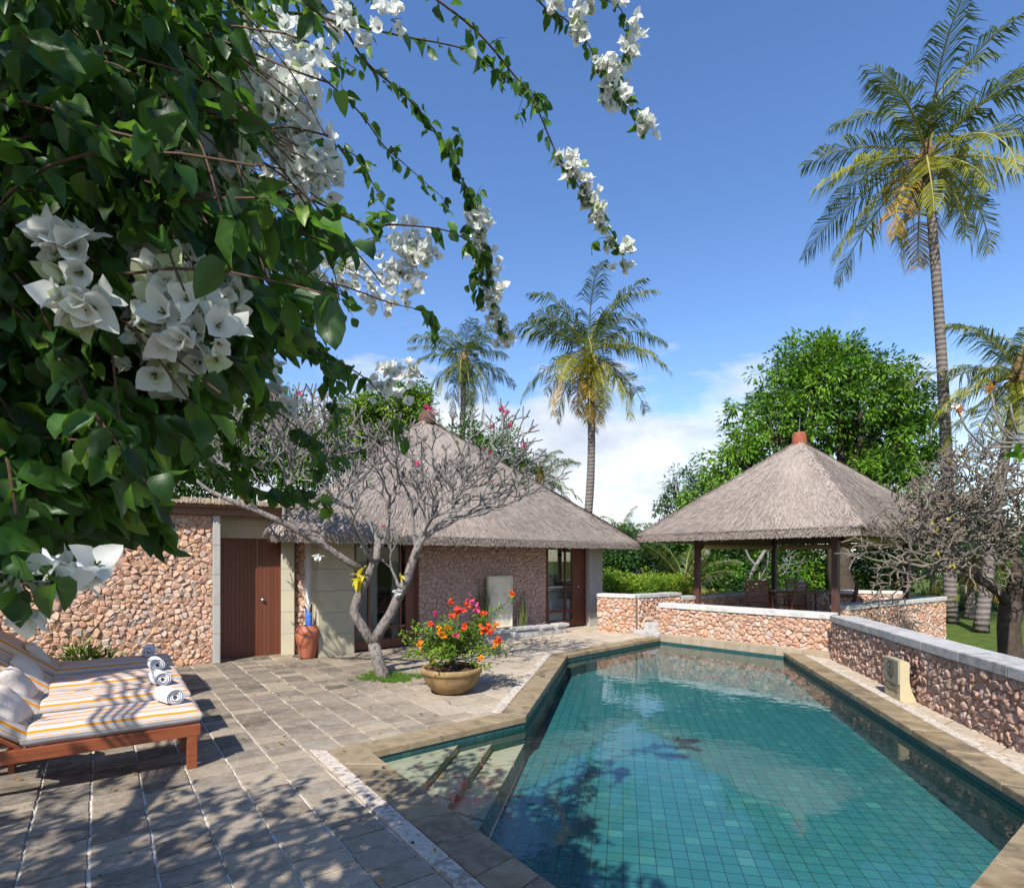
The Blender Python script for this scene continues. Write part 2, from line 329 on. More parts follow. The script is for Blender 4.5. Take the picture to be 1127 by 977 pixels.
# ------------------------------------------------------------------ mesh builder
class MB:
    def __init__(s): s.v = []; s.f = []; s.m = []; s.uv = None
    def add(s, vs, fs, mat=0):
        b = len(s.v); s.v.extend([tuple(v) for v in vs])
        for f in fs: s.f.append(tuple(b + i for i in f)); s.m.append(mat)
    def box(s, c, size, rz=0, mat=0, bev=0, rot=None):
        M = rot if rot is not None else Matrix.Rotation(rz, 3, 'Z')
        c = V3(c); hx, hy, hz = size[0] / 2, size[1] / 2, size[2] / 2
        if bev <= 0:
            vs = [c + M @ V3((x * hx, y * hy, z * hz)) for x in (-1, 1) for y in (-1, 1) for z in (-1, 1)]
            s.add(vs, [(0, 1, 3, 2), (4, 6, 7, 5), (0, 4, 5, 1), (2, 3, 7, 6), (0, 2, 6, 4), (1, 5, 7, 3)], mat); return
        bev = min(bev, hx * .9, hy * .9, hz * .9)
        bm = bmesh.new(); bmesh.ops.create_cube(bm, size=1)
        for v in bm.verts: v.co = V3((v.co.x * 2 * hx, v.co.y * 2 * hy, v.co.z * 2 * hz))
        bmesh.ops.bevel(bm, geom=bm.edges[:], offset=bev, segments=2, affect='EDGES', profile=.6)
        bm.verts.index_update()
        s.add([c + M @ v.co for v in bm.verts], [[v.index for v in f.verts] for f in bm.faces], mat); bm.free()
    def tube(s, pts, radii, n=6, mat=0, cap=True):
        pts = [V3(p) for p in pts]
        if not hasattr(radii, '__len__'): radii = [radii] * len(pts)
        b = len(s.v); N = len(pts); up = None
        for i, p in enumerate(pts):
            t = (pts[min(i + 1, N - 1)] - pts[max(i - 1, 0)]).normalized()
            if up is None: up = t.orthogonal().normalized()
            up = (up - t * up.dot(t)); up = up.normalized() if up.length > 1e-6 else t.orthogonal().normalized()
            w = t.cross(up)
            for k in range(n):
                a = 2 * math.pi * k / n
                s.v.append(tuple(p + (up * math.cos(a) + w * math.sin(a)) * radii[i]))
        for i in range(N - 1):
            for k in range(n):
                k2 = (k + 1) % n
                s.f.append((b + i * n + k, b + i * n + k2, b + (i + 1) * n + k2, b + (i + 1) * n + k)); s.m.append(mat)
        if cap:
            s.f.append(tuple(b + k for k in range(n - 1, -1, -1))); s.m.append(mat)
            s.f.append(tuple(b + (N - 1) * n + k for k in range(n))); s.m.append(mat)
    def lathe(s, prof, c, n=32, mat=0, closed=False):
        """prof: list of (r,z)"""
        c = V3(c); b = len(s.v)
        for r, z in prof:
            for k in range(n):
                a = 2 * math.pi * k / n
                s.v.append((c.x + r * math.cos(a), c.y + r * math.sin(a), c.z + z))
        for i in range(len(prof) - 1):
            for k in range(n):
                k2 = (k + 1) % n
                s.f.append((b + i * n + k, b + i * n + k2, b + (i + 1) * n + k2, b + (i + 1) * n + k)); s.m.append(mat)
        if closed:
            s.f.append(tuple(b + k for k in range(n - 1, -1, -1))); s.m.append(mat)
            e = b + (len(prof) - 1) * n
            s.f.append(tuple(e + k for k in range(n))); s.m.append(mat)
    def prism(s, poly, z0, z1, mat=0):
        """convex or simple polygon (ccw), flat top"""
        n = len(poly)
        vs = [(p[0], p[1], z0) for p in poly] + [(p[0], p[1], z1) for p in poly]
        fs = [tuple(range(n, 2 * n)), tuple(range(n - 1, -1, -1))] + [(i, (i + 1) % n, n + (i + 1) % n, n + i) for i in range(n)]
        s.add(vs, fs, mat)
    def build(s, name, mats, parent=None, smooth=False, world=True):
        off = V3((0, 0, 0))
        if parent is not None and world:
            o = parent
            while o is not None: off += o.location; o = o.parent
        me = bpy.data.meshes.new(name)
        vs = [(v[0] - off.x, v[1] - off.y, v[2] - off.z) for v in s.v] if off.length else s.v
        me.from_pydata(vs, [], s.f)
        mats = mats if isinstance(mats, (list, tuple)) else [mats]
        for m in mats: me.materials.append(m)
        if len(mats) > 1: me.polygons.foreach_set('material_index', s.m)
        if smooth: me.polygons.foreach_set('use_smooth', [True] * len(s.f))
        if s.uv is not None:
            ul = me.uv_layers.new(name='UVMap')
            idx = np.zeros(len(me.loops), dtype=np.int32); me.loops.foreach_get('vertex_index', idx)
            ul.data.foreach_set('uv', np.array(s.uv, dtype=np.float32)[idx].ravel())
        me.update()
        o = bpy.data.objects.new(name, me); COL.objects.link(o)
        if parent is not None: o.parent = parent
        return o

def tag(o, label, cat, group=None):
    o['label'] = label; o['category'] = cat
    if group: o['group'] = group
    return o
def thing(name, label, cat, loc=(0, 0, 0), rz=0, group=None):
    o = bpy.data.objects.new(name, None); COL.objects.link(o); o.empty_display_size = .1
    o.location = loc; o.rotation_euler = (0, 0, rz); return tag(o, label, cat, group)
def kind(o, k): o['kind'] = k; return o
def dup(root, loc, rz=None, label=None):
    r = root.copy(); COL.objects.link(r); r.location = loc
    if rz is not None: r.rotation_euler = (0, 0, rz)
    if label: r['label'] = label
    for ch in list(root.children):
        c = ch.copy(); COL.objects.link(c); c.parent = r
        for g in ch.children:
            d = g.copy(); COL.objects.link(d); d.parent = c
    return r

# ------------------------------------------------------------------ shared measurements
D = V3((.75, .66, 0)).normalized()            # along the bungalow front, to the right and away
NB = V3((D.y, -D.x, 0))                       # out of the bungalow front
O_B = V3((-2.84, 10.28, 0))                   # left jamb of the first glass door
AX = V3((.19, .98, 0)).normalized()           # long axis of the pool
AXN = V3((AX.y, -AX.x, 0))
POOL = [V3(p + (0,)) for p in [(-1.249, 4.995), (.987, 1.854), (3.603, 3.903), (4.90, 10.31), (3.16, 12.2), (.962, 10.02), (.134, 6.117)]]
WATER_Z = -.095
def floor_z(y): return -.60 + .022 * y

def offset_poly(poly, dist):
    n = len(poly); out = []
    for i in range(n):
        p0, p1, p2 = poly[i - 1], poly[i], poly[(i + 1) % n]
        d1 = (p1 - p0).normalized(); d2 = (p2 - p1).normalized()
        n1 = V3((d1.y, -d1.x, 0)); n2 = V3((d2.y, -d2.x, 0))
        b = (n1 + n2).normalized(); out.append(p1 + b * (dist / max(.35, b.dot(n1))))
    return out

# ------------------------------------------------------------------ setting
def sheet(name, outer, holes, z, m):
    polys = [[V3((p[0], p[1], 0)) for p in outer]] + [[V3((p[0], p[1], 0)) for p in h] for h in holes]
    tris = tessellate_polygon(polys)
    pts = [p for q in polys for p in q]
    mb = MB(); fs = []
    for t in tris:
        a, b, c = (pts[i] for i in t)
        fs.append(t if (b - a).cross(c - a).z > 0 else (t[0], t[2], t[1]))
    mb.add([(p.x, p.y, z) for p in pts], fs)
    return mb.build(name, m)

DECK_OUT = [(-16, -14), (1.0, -14), (5.6, 9.9), (6.85, 11.95), (11.0, 14.8), (11.05, 16.3), (8.3, 17.1), (5.4, 15.0), (3.9, 14.2), (3.9, 21), (-16, 21)]
ring1 = offset_poly(POOL, .275)
ring2 = offset_poly(POOL, .40)
kind(sheet('pool_deck', DECK_OUT, [offset_poly(POOL, .02)], -.012, MT['deck_mortar']), 'structure')
kind(sheet('lawn', [(-400, -200), (400, -200), (400, 75), (-400, 75)], [DECK_OUT], -.36, MT['lawn']), 'structure')
mb = MB(); mb.add([(-3000, 60, -.9), (3000, 60, -.9), (3000, 5000, -.9), (-3000, 5000, -.9)], [(0, 1, 2, 3)])
kind(mb.build('sea', MT['sea']), 'structure')
mb = MB(); mb.add([(-16, -14, -.37), (1.0, -14, -.37), (1.0, -14, -.004), (-16, -14, -.004), (-16, 21, -.37), (-16, 21, -.004)], [(0, 1, 2, 3), (4, 0, 3, 5)])
kind(mb.build('deck_edge', MT['cement']), 'structure')

def inside_poly(x, y, poly):
    c = False; j = len(poly) - 1
    for i in range(len(poly)):
        (xi, yi), (xj, yj) = poly[i], poly[j]
        if (yi > y) != (yj > y) and x < (xj - xi) * (y - yi) / (yj - yi) + xi: c = not c
        j = i
    return c
def pavers():
    r = random.Random(17); mb = MB(); E1, E2 = V3((-.584, .811, 0)), V3((.811, .584, 0)); PW = .307
    pool_in = [(p.x, p.y) for p in offset_poly(POOL, .10)]
    for iu in range(-34, 52):
        u0 = iu * PW - .05; v = -8 + r.uniform(0, .2)
        while v < 16.5:
            l = .2 * r.uniform(.86, 1.16); v0, v1 = v, v + l; v = v1
            cu, cv = u0 + PW / 2, (v0 + v1) / 2; c = E2 * cu + E1 * cv
            if not (-9.5 < c.x < 6.2 and -1 < c.y < 15.2): continue
            if not inside_poly(c.x, c.y, DECK_OUT): continue
            gx, gy = r.uniform(.004, .010), r.uniform(.003, .0075)
            a0, a1, b0, b1 = u0 + gx, u0 + PW - gx, v0 + gy, v1 - gy
            if any(inside_poly(q.x, q.y, pool_in) for q in (E2 * a0 + E1 * b0, E2 * a1 + E1 * b0, E2 * a1 + E1 * b1, E2 * a0 + E1 * b1)): continue
            out = []
            for k in range(5): out.append((a0 + (a1 - a0) * k / 5, b0))
            for k in range(4): out.append((a1, b0 + (b1 - b0) * k / 4))
            for k in range(5): out.append((a1 - (a1 - a0) * k / 5, b1))
            for k in range(4): out.append((a0, b1 - (b1 - b0) * k / 4))
            n = len(out); z = r.gauss(0, .0022); tx, ty = r.gauss(0, .010), r.gauss(0, .014); vs = []
            jit = [(r.uniform(-.0035, .0035), r.uniform(-.003, .003)) for _ in range(n)]
            for ins, dz in ((0, -.03), (0, -.007), (.006, 0)):
                for (x, y), (jx, jy) in zip(out, jit):
                    x2, y2 = x + jx, y + jy
                    x2 += (cu - x2) * ins / (PW / 2); y2 += (cv - y2) * ins / (l / 2); q = E2 * x2 + E1 * y2
                    vs.append((q.x, q.y, z + dz + tx * (x2 - cu) + ty * (y2 - cv) + (r.uniform(-.0012, .0012) if ins else 0)))
            fs = [tuple(range(2 * n, 3 * n))] + [(rr * n + k, rr * n + (k + 1) % n, (rr + 1) * n + (k + 1) % n, (rr + 1) * n + k) for rr in (0, 1) for k in range(n)]
            mb.add(vs, fs)
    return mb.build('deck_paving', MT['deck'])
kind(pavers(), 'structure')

rng = random.Random(5)
def ring_blocks(mb, inner, outer, z0, z1, L, skip=(), gap=.004, jitter=.3):
    n = len(inner)
    for i in range(n):
        if i in skip: continue
        a0, a1, b0, b1 = inner[i], inner[(i + 1) % n], outer[i], outer[(i + 1) % n]
        ln = (a1 - a0).length; k = max(1, int(round(ln / L)))
        cuts = [0.0] + [(j + rng.uniform(-jitter, jitter) * .6) / k for j in range(1, k)] + [1.0]
        for j in range(k):
            g = gap / ln
            t0 = cuts[j] + (g if j else 0); t1 = cuts[j + 1] - (g if j < k - 1 else 0)
            q = [a0.lerp(a1, t0), b0.lerp(b1, t0), b0.lerp(b1, t1), a0.lerp(a1, t1)]
            zz = z1 + rng.uniform(-.002, .002)
            # slightly rounded nose on the block
            mid = [p.lerp(sum(q, V3()) / 4, .02) for p in q]
            vs = [(p.x, p.y, z0) for p in q] + [(p.x, p.y, zz - .008) for p in q] + [(p.x, p.y, zz) for p in mid]
            fs = [(8, 9, 10, 11)] + [(r * 4 + k2, r * 4 + (k2 + 1) % 4, r * 4 + 4 + (k2 + 1) % 4, r * 4 + 4 + k2) for r in (0, 1) for k2 in range(4)]
            mb.add(vs, fs)
inner = offset_poly(POOL, -.012)
mb = MB(); ring_blocks(mb, inner, ring1, -.045, .016, .36, skip=(3,)); kind(mb.build('pool_coping', MT['coping']), 'structure')
mb = MB(); ring_blocks(mb, offset_poly(POOL, .283), ring2, -.02, .011, .55, skip=(3, 4, 6)); kind(mb.build('pool_border_strip', MT['strip']), 'structure')

# pool shell: tiled walls and floor (UVs in metres)
mb = MB(); mb.uv = []
P1, P2 = POOL[6], POOL[5]
# deep part starts at the line through P1 parallel to the pool axis
e0, e1 = POOL[0], POOL[1]
dd = e1 - e0; s_ = ((P1 - e0).dot(AXN)) / dd.dot(AXN); QS = e0 + dd * s_
deep = [QS, POOL[1], POOL[2], POOL[3], POOL[4], POOL[5], POOL[6]]
def uvpt(p): return (p.dot(AXN), p.dot(AX))
vs = [(p.x, p.y, floor_z(p.y)) for p in deep]
tris = tessellate_polygon([[V3((p.x, p.y, 0)) for p in deep]])
mb.add(vs, [t if (deep[t[1]] - deep[t[0]]).cross(deep[t[2]] - deep[t[0]]).z > 0 else (t[0], t[2], t[1]) for t in tris]); mb.uv += [uvpt(p) for p in deep]
run = 0
for i in range(len(POOL)):
    a, b = POOL[i], POOL[(i + 1) % len(POOL)]; L = (b - a).length
    mb.add([(a.x, a.y, floor_z(a.y) - .02), (b.x, b.y, floor_z(b.y) - .02), (b.x, b.y, -.03), (a.x, a.y, -.03)], [(3, 2, 1, 0)])
    mb.uv += [(run, floor_z(a.y)), (run + L, floor_z(b.y)), (run + L, -.03 + .03), (run, -.03 + .03)]; run += L + .03
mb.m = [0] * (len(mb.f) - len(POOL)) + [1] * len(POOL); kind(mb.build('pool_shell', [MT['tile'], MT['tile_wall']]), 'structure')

# pool steps in the near-left corner
mb = MB()
def tri_strip(d0, d1):
    """slice of the triangle P0-P1-QS between two distances from P0 across the pool axis"""
    base = POOL[0].dot(AXN)
    def on(a, b, dist):
        da, db = a.dot(AXN) - base, b.dot(AXN) - base
        t = max(0, min(1, (dist - da) / (db - da))); return a.lerp(b, t)
    p = [on(POOL[0], QS, d0), on(POOL[0], QS, d1), on(POOL[0], P1, d1), on(POOL[0], P1, d0)]
    return p if d0 > 0 else p[:3]
W3 = (P1 - POOL[0]).dot(AXN)
for (d0, d1, zt) in ((0, .60, -.115), (.605, .86, -.19), (.865, W3 - .004, -.275)):
    p = tri_strip(d0, d1)
    n_ = 4
    a0, a1 = (p[0], p[-1]); b0, b1 = p[1], p[2]
    if len(p) == 3: a0 = a1 = p[0]
    for j in range(n_):
        t0, t1 = j / n_ + (.008 if j else 0), (j + 1) / n_ - (.008 if j < n_ - 1 else 0)
        q = [a0.lerp(a1, t0), b0.lerp(b1, t0), b0.lerp(b1, t1), a0.lerp(a1, t1)]
        if len(p) == 3: q = q[:3]
        mb.prism(q, -.62, zt)
kind(mb.build('pool_steps', MT['step']), 'structure')
mb = MB(); mb.add([(p.x, p.y, WATER_Z) for p in POOL], [tuple(range(7))])
kind(mb.build('pool_water', MT['water']), 'structure')

# ------------------------------------------------------------------ rubble facing
def clip(poly, nx, ny, c):
    out = []
    for i in range(len(poly)):
        a, b = poly[i], poly[(i + 1) % len(poly)]
        da, db = nx * a[0] + ny * a[1] - c, nx * b[0] + ny * b[1] - c
        if da <= 0: out.append(a)
        if da * db < 0:
            t = da / (da - db); out.append((a[0] + (b[0] - a[0]) * t, a[1] + (b[1] - a[1]) * t))
    return out
def rubble(mb, o, du, nrm, L, H, size, bulge, seed, gap=.007, asp=1.25, z0=None, chaikin=1, rough=.35):
    """random rubble of domed stones on the rectangle o + u*du + v*up; each stone its own island"""
    r = random.Random(seed)
    cw, chh = size * asp, size
    nu, nv = max(1, int(L / cw + .5)), max(1, int(H / chh + .5))
    cw, chh = L / nu, H / nv
    P = {}
    for i in range(-2, nu + 2):
        for j in range(-2, nv + 2):
            if r.random() < .13: continue
            P[i, j] = ((i + .5 + r.uniform(-.42, .42) + (.5 if j % 2 else 0)) * cw, (j + .5 + r.uniform(-.40, .40)) * chh)
    up = V3((0, 0, 1)); o = V3(o)
    for i in range(-1, nu + 1):
        for j in range(-1, nv + 1):
            if (i, j) not in P: continue
            x, y = P[i, j]
            poly = [(max(0, x - 2 * cw), max(0, y - 2 * chh)), (min(L, x + 2 * cw), max(0, y - 2 * chh)), (min(L, x + 2 * cw), min(H, y + 2 * chh)), (max(0, x - 2 * cw), min(H, y + 2 * chh))]
            if poly[1][0] - poly[0][0] < .01 or poly[2][1] - poly[1][1] < .01: continue
            for a in (-2, -1, 0, 1, 2):
                for b in (-2, -1, 0, 1, 2):
                    q = P.get((i + a, j + b))
                    if q is None or (a == 0 and b == 0): continue
                    nx, ny = q[0] - x, q[1] - y; ln = math.hypot(nx, ny)
                    if ln < 1e-6: continue
                    nx /= ln; ny /= ln
                    poly = clip(poly, nx, ny, nx * (x + q[0]) / 2 + ny * (y + q[1]) / 2 - gap)
                    if len(poly) < 3: break
                if len(poly) < 3: break
            if len(poly) < 3: continue
            ar = abs(sum(poly[k][0] * poly[(k + 1) % len(poly)][1] - poly[(k + 1) % len(poly)][0] * poly[k][1] for k in range(len(poly)))) / 2
            if ar < cw * chh * .06: continue
            for _ in range(chaikin):
                q = []
                for k in range(len(poly)):
                    a, b = poly[k], poly[(k + 1) % len(poly)]
                    q += [(a[0] * .88 + b[0] * .12, a[1] * .88 + b[1] * .12), (a[0] * .12 + b[0] * .88, a[1] * .12 + b[1] * .88)]
                poly = q
            cx = sum(p[0] for p in poly) / len(poly); cy = sum(p[1] for p in poly) / len(poly)
            bl = bulge * r.uniform(.55, 1.25); tx, ty = r.uniform(-.5, .5), r.uniform(-.5, .5)
            n = len(poly); vs = []
            for sc, dp in ((1.0, 0), (.95, .70), (.66, .95)):
                for k, p in enumerate(poly):
                    px, py = cx + (p[0] - cx) * sc, cy + (p[1] - cy) * sc
                    d_ = bl * dp * (1 + (r.uniform(-rough, rough) * 1.3 if dp else 0)) + (tx * (px - cx) + ty * (py - cy)) * (1 if dp else 0) * .8
                    vs.append(o + du * px + up * py + nrm * max(0, d_))
            vs.append(o + du * (cx + r.uniform(-.1, .1) * cw) + up * cy + nrm * bl * r.uniform(.85, 1.1))
            fs = [(k, (k + 1) % n, n + (k + 1) % n, n + k) for k in range(n)] + [(n + k, n + (k + 1) % n, 2 * n + (k + 1) % n, 2 * n + k) for k in range(n)] + [(2 * n + k, 2 * n + (k + 1) % n, 3 * n) for k in range(n)]
            if du.cross(up).dot(nrm) < 0: fs = [tuple(reversed(f)) for f in fs]
            mb.add(vs, fs)

def wall(name, label, a, b, thick, z0, z1, size, bulge, seed, stone, mortar, capz=None, cap=None, both=False, cap_over=.03, capL=.9, end=False, gap=.0026):
    """straight rubble wall whose faced side is to the right of a->b seen from above... nrm points to the viewer side"""
    a, b = V3((a[0], a[1], 0)), V3((b[0], b[1], 0)); d = (b - a); L = d.length; d.normalize()
    nrm = V3((d.y, -d.x, 0))
    t = thing(name, label, 'wall', (a + b) / 2 + V3((0, 0, z0)))
    mb = MB(); c = (a + b) / 2 - nrm * (thick / 2)
    rot = Matrix((d, -nrm, V3((0, 0, 1)))).transposed()
    mb.box((c.x, c.y, (z0 + z1) / 2), (L, thick, z1 - z0), rot=rot)
    mb.build('wall_core', mortar, t)
    mb = MB(); rubble(mb, a + V3((0, 0, z0)), d, nrm, L, z1 - z0, size, bulge, seed, gap)
    if both: rubble(mb, b - nrm * thick + V3((0, 0, z0)), -d, -nrm, L, z1 - z0, size, bulge, seed + 7, gap)
    if end: rubble(mb, b + V3((0, 0, z0)), -nrm, d, thick, z1 - z0, size, bulge, seed + 3, gap)
    if end == 2: rubble(mb, a - nrm * thick + V3((0, 0, z0)), nrm, -d, thick, z1 - z0, size, bulge, seed + 4, gap)
    mb.build('stone_facing', stone, t, True)
    if cap:
        mb = MB(); r = random.Random(seed); k = max(1, round(L / capL)); x = 0
        for j in range(k):
            l = L / k; w = thick + 2 * cap_over + bulge
            cc = a + d * (x + l / 2) - nrm * (thick / 2)
            mb.box((cc.x, cc.y, (z1 + capz) / 2 + r.uniform(-.003, .003)), (l - .004 + (cap_over if j == k - 1 and end else 0), w, capz - z1), rot=rot, bev=.012); x += l
        mb.build('wall_cap', cap, t, False)
    return t

wall('low_stone_wall', 'waist-high pinkish rubble wall facing the water at the far end of the pool', (3.2, 12.45), (5.55, 9.95), .28, -.05, .64, .080, .022, 11, MT['stone_pink'], MT['mortar'], .74, MT['cap_stone'], True, .03, 1.1, 2)
wall('low_stone_wall', 'low brown rubble wall with grey cap running along the right side of the pool', (5.44, 9.72), (2.62, -4.0), .30, -.4, .63, .078, .026, 12, MT['stone_brown'], MT['mortar'], .74, MT['cap_grey'], True, .03, .8)
wall('low_stone_wall', 'low rubble wall with white cap behind the bare tree, right of the pavilion', (6.88, 11.77), (11.05, 14.6), .30, -.4, .64, .080, .022, 13, MT['stone_pink'], MT['mortar'], .74, MT['cap_stone'], True, .03, 1.0, 2)
wall('low_stone_wall', 'short sunlit rubble wall with pale cap beside the bungalow corner pillar', (2.02, 13.55), (2.80, 12.95), .26, -.05, .80, .085, .028, 14, MT['stone_pink'], MT['mortar'], .88, MT['cap_stone'], True, .03, .5)
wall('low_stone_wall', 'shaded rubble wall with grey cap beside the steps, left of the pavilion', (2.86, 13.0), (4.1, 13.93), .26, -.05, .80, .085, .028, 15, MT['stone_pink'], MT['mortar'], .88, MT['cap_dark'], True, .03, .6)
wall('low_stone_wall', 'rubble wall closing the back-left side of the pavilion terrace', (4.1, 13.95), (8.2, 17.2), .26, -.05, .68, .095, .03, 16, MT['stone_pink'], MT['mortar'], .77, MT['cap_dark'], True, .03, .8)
wall('low_stone_wall', 'rubble wall closing the back-right side of the pavilion terrace', (8.2, 17.2), (11.2, 16.4), .26, -.05, .68, .095, .03, 17, MT['stone_pink'], MT['mortar'], .77, MT['cap_stone'], True, .03, .8)

# ledge at the wall foot, terrace floor and entry steps
mb = MB(); fa, fb = V3((3.16, 12.2, 0)), V3((5.44, 9.72, 0)); ld = (fb - fa).normalized(); ln = V3((ld.y, -ld.x, 0))
if ln.dot(V3((-1, -1, 0))) < 0: ln = -ln
L = (fb - fa).length; k = 7
for j in range(k):
    c = fa + ld * (L * (j + .5) / k) - ln * .127
    mb.box((c.x, c.y, .015), (L / k - .006, .26, .15), rot=Matrix((ld, -ln, V3((0, 0, 1)))).transposed(), bev=.008)
kind(mb.build('wall_ledge', MT['ledge']), 'structure')
mb = MB(); mb.prism([(3.55, 12.35), (5.5, 10.25), (6.75, 11.6), (10.8, 14.6), (10.9, 16.3), (8.2, 17.0), (3.35, 13.1)], -.02, .20)
kind(mb.build('pavilion_terrace', MT['ledge']), 'structure')
mb = MB(); sd = V3((.815, .58, 0)).normalized(); sn = V3((-sd.y, sd.x, 0))
for j in range(2):
    c = V3((2.93, 12.63, 0)) + sd * (.30 * j + .22)
    mb.box((c.x, c.y, .045 + .075 * j), (.42, .74, .10 + .15 * j), math.atan2(sd.y, sd.x), bev=.012)
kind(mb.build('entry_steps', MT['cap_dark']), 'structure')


# ------------------------------------------------------------------ thatched roofs
def roof(t, eave, peak, thick, seed, dens=260, part='roof', eave_sag=.03):
    """pyramid of thatch over the eave corners (ccw seen from above); eave = under edge"""
    r = random.Random(seed); mb = MB(); peak = V3(peak); n = len(eave)
    cen = sum(eave, V3()) / n
    top = [e + V3((0, 0, thick)) for e in eave]
    bot = [e + (cen - e).normalized() * .06 for e in eave]
    pb = peak - V3((0, 0, .28))
    N = 10
    for i in range(n):
        a, b = top[i], top[(i + 1) % n]; c, d = bot[i], bot[(i + 1) % n]
        # slightly convex face built from rows
        rows = []
        for j in range(N + 1):
            f = j / N; k = N
            row = []
            for q in range(k + 1):
                p = a.lerp(b, q / k).lerp(peak, f)
                p += V3((0, 0, .10 * math.sin(math.pi * f) * (4 * (q / k) * (1 - q / k)) + r.uniform(-.012, .012) * (0 < q < k)))
                row.append(p)
            rows.append(row)
        vs = [p for row in rows for p in row]; w = N + 1
        mb.add(vs, [(j * w + q, j * w + q + 1, (j + 1) * w + q + 1, (j + 1) * w + q) for j in range(N) for q in range(N)], 0)
        mb.add([a, b, d, c], [(3, 2, 1, 0)], 0)
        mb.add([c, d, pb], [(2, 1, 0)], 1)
        # loose reeds laid down the slope
        fn = (b - a).cross(peak - a).normalized()
        if fn.z < 0: fn = -fn
        area = (b - a).cross(peak - a).length / 2
        for _ in range(int(area * dens)):
            u, v = r.random(), r.random()
            if u + v > 1: u, v = 1 - u, 1 - v
            p = a + (b - a) * u + (peak - a) * v
            bul = .10 * math.sin(math.pi * v) * 4 * max(0, (u / max(.01, 1 - v)) * (1 - u / max(.01, 1 - v)))
            down = (a.lerp(b, u / max(.02, 1 - v)) - peak).normalized()
            down = (down + (b - a).normalized() * r.gauss(0, .10)).normalized()
            l = min(r.uniform(.14, .42), v * (peak - a.lerp(b, .5)).length + .03); wd = r.uniform(.0035, .0085)
            s = down.cross(fn).normalized()
            q0 = p + V3((0, 0, bul)) + fn * r.uniform(.0, .012); q1 = q0 + down * l + fn * r.uniform(.001, .016)
            mb.add([q0 - s * wd, q0 + s * wd, q1 + s * wd * .8, q1 - s * wd * .8], [(0, 1, 2, 3)], 0)
        # ragged eave fringe
        L = (b - a).length; out = (a.lerp(b, .5) - cen); out.z = 0; out.normalize()
        for _ in range(int(L * 420)):
            f = r.random(); zz = r.random()
            p = c.lerp(d, f) + V3((0, 0, thick * zz)) + out * .05
            down = (out * r.uniform(.25, .9) + V3((0, 0, -r.uniform(.35, .9))) + (b - a).normalized() * r.gauss(0, .2)).normalized()
            l = r.uniform(.02, .055) * (2.0 if r.random() < .04 else 1); wd = r.uniform(.003, .007)
            s = (b - a).normalized()
            q0 = p - down * l * .5; q1 = p + down * l * .6
            mb.add([q0 - s * wd, q0 + s * wd, q1 + s * wd * .7, q1 - s * wd * .7], [(0, 1, 2, 3)], 0)
    # hips: thicker overlapping bundles
    for i in range(n):
        a = top[i]; dn = (a - peak); L = dn.length; dn.normalize()
        e1 = (top[(i + 1) % n] - top[i]).normalized(); e2 = (top[i - 1] - top[i]).normalized()
        for _ in range(int(L * 260)):
            f = r.random(); sd = e1 if r.random() < .5 else e2
            p = peak.lerp(a, f) + V3((0, 0, r.uniform(.0, .05)))
            dr = (dn + sd * r.uniform(.0, .7)).normalized(); l = min(r.uniform(.15, .4), (1 - f) * L + .04); wd = r.uniform(.004, .010)
            s = dr.cross(V3((0, 0, 1))).normalized()
            q1 = p + dr * l + V3((0, 0, r.uniform(.0, .03)))
            mb.add([p - s * wd, p + s * wd, q1 + s * wd, q1 - s * wd], [(0, 1, 2, 3)], 0)
    return mb.build(part, [MT['thatch'], MT['thatch_dark']], t)

# ------------------------------------------------------------------ bungalow
def BP(s, back=0.0, z=0.0): return O_B + D * s - NB * back + V3((0, 0, z))
RB = Matrix((D, -NB, V3((0, 0, 1)))).transposed()
def bbox(mb, s0, s1, back0, back1, z0, z1, mat=0, bev=0):
    c = BP((s0 + s1) / 2, (back0 + back1) / 2, (z0 + z1) / 2); mb.box(c, (s1 - s0, back1 - back0, z1 - z0), rot=RB, mat=mat, bev=bev)

bung = thing('thatched_bungalow', 'stone bungalow with a tall grey thatched pyramid roof and glass doors behind the bare tree', 'bungalow', BP(3, 1))
mb = MB(); bbox(mb, 1.38, 4.86, .03, .25, 0, 2.3); core = mb.build('stone_wall', MT['mortar_light'], bung)
mb = MB(); rubble(mb, BP(1.38, .03), D, NB, 3.48, 2.3, .085, .02, 21, .004, 1.15); mb.build('stone_facing', MT['stone_mauve'], core, True)
# pillars of sandstone blocks
mb = MB()
for j in range(6): bbox(mb, -.66, .0, -.02 + .003 * (j % 2), .3, .38 * j, .38 * j + .376, bev=.004)
mb.build('pillar', MT['beige_block'], bung)
mb = MB()
for j in range(6): bbox(mb, 6.36, 6.88, -.03 + .003 * (j % 2), .35, .38 * j, .38 * j + .376, bev=.004)
mb.build('pillar', MT['cement'], bung)
mb = MB()
for j in range(6): mb.box((-3.98, 10.22, .19 + .38 * j), (.22, .3, .376), .2, bev=.004)
mb.build('pillar', MT['beige_block'], bung)
a_, b_ = V3((-3.87, 10.22, 0)), V3((-3.22, 10.08, 0)); dd = (b_ - a_).normalized(); nn = V3((dd.y, -dd.x, 0))
mb = MB(); c = (a_ + b_) / 2 - nn * .1; mb.box((c.x, c.y, 1.15), ((b_ - a_).length, .16, 2.3), rot=Matrix((dd, -nn, V3((0, 0, 1)))).transposed())
core = mb.build('stone_wall', MT['mortar'], bung)
mb = MB(); rubble(mb, a_ - nn * .02, dd, nn, (b_ - a_).length, 2.3, .11, .03, 22); mb.build('stone_facing', MT['stone_pink'], core, True)
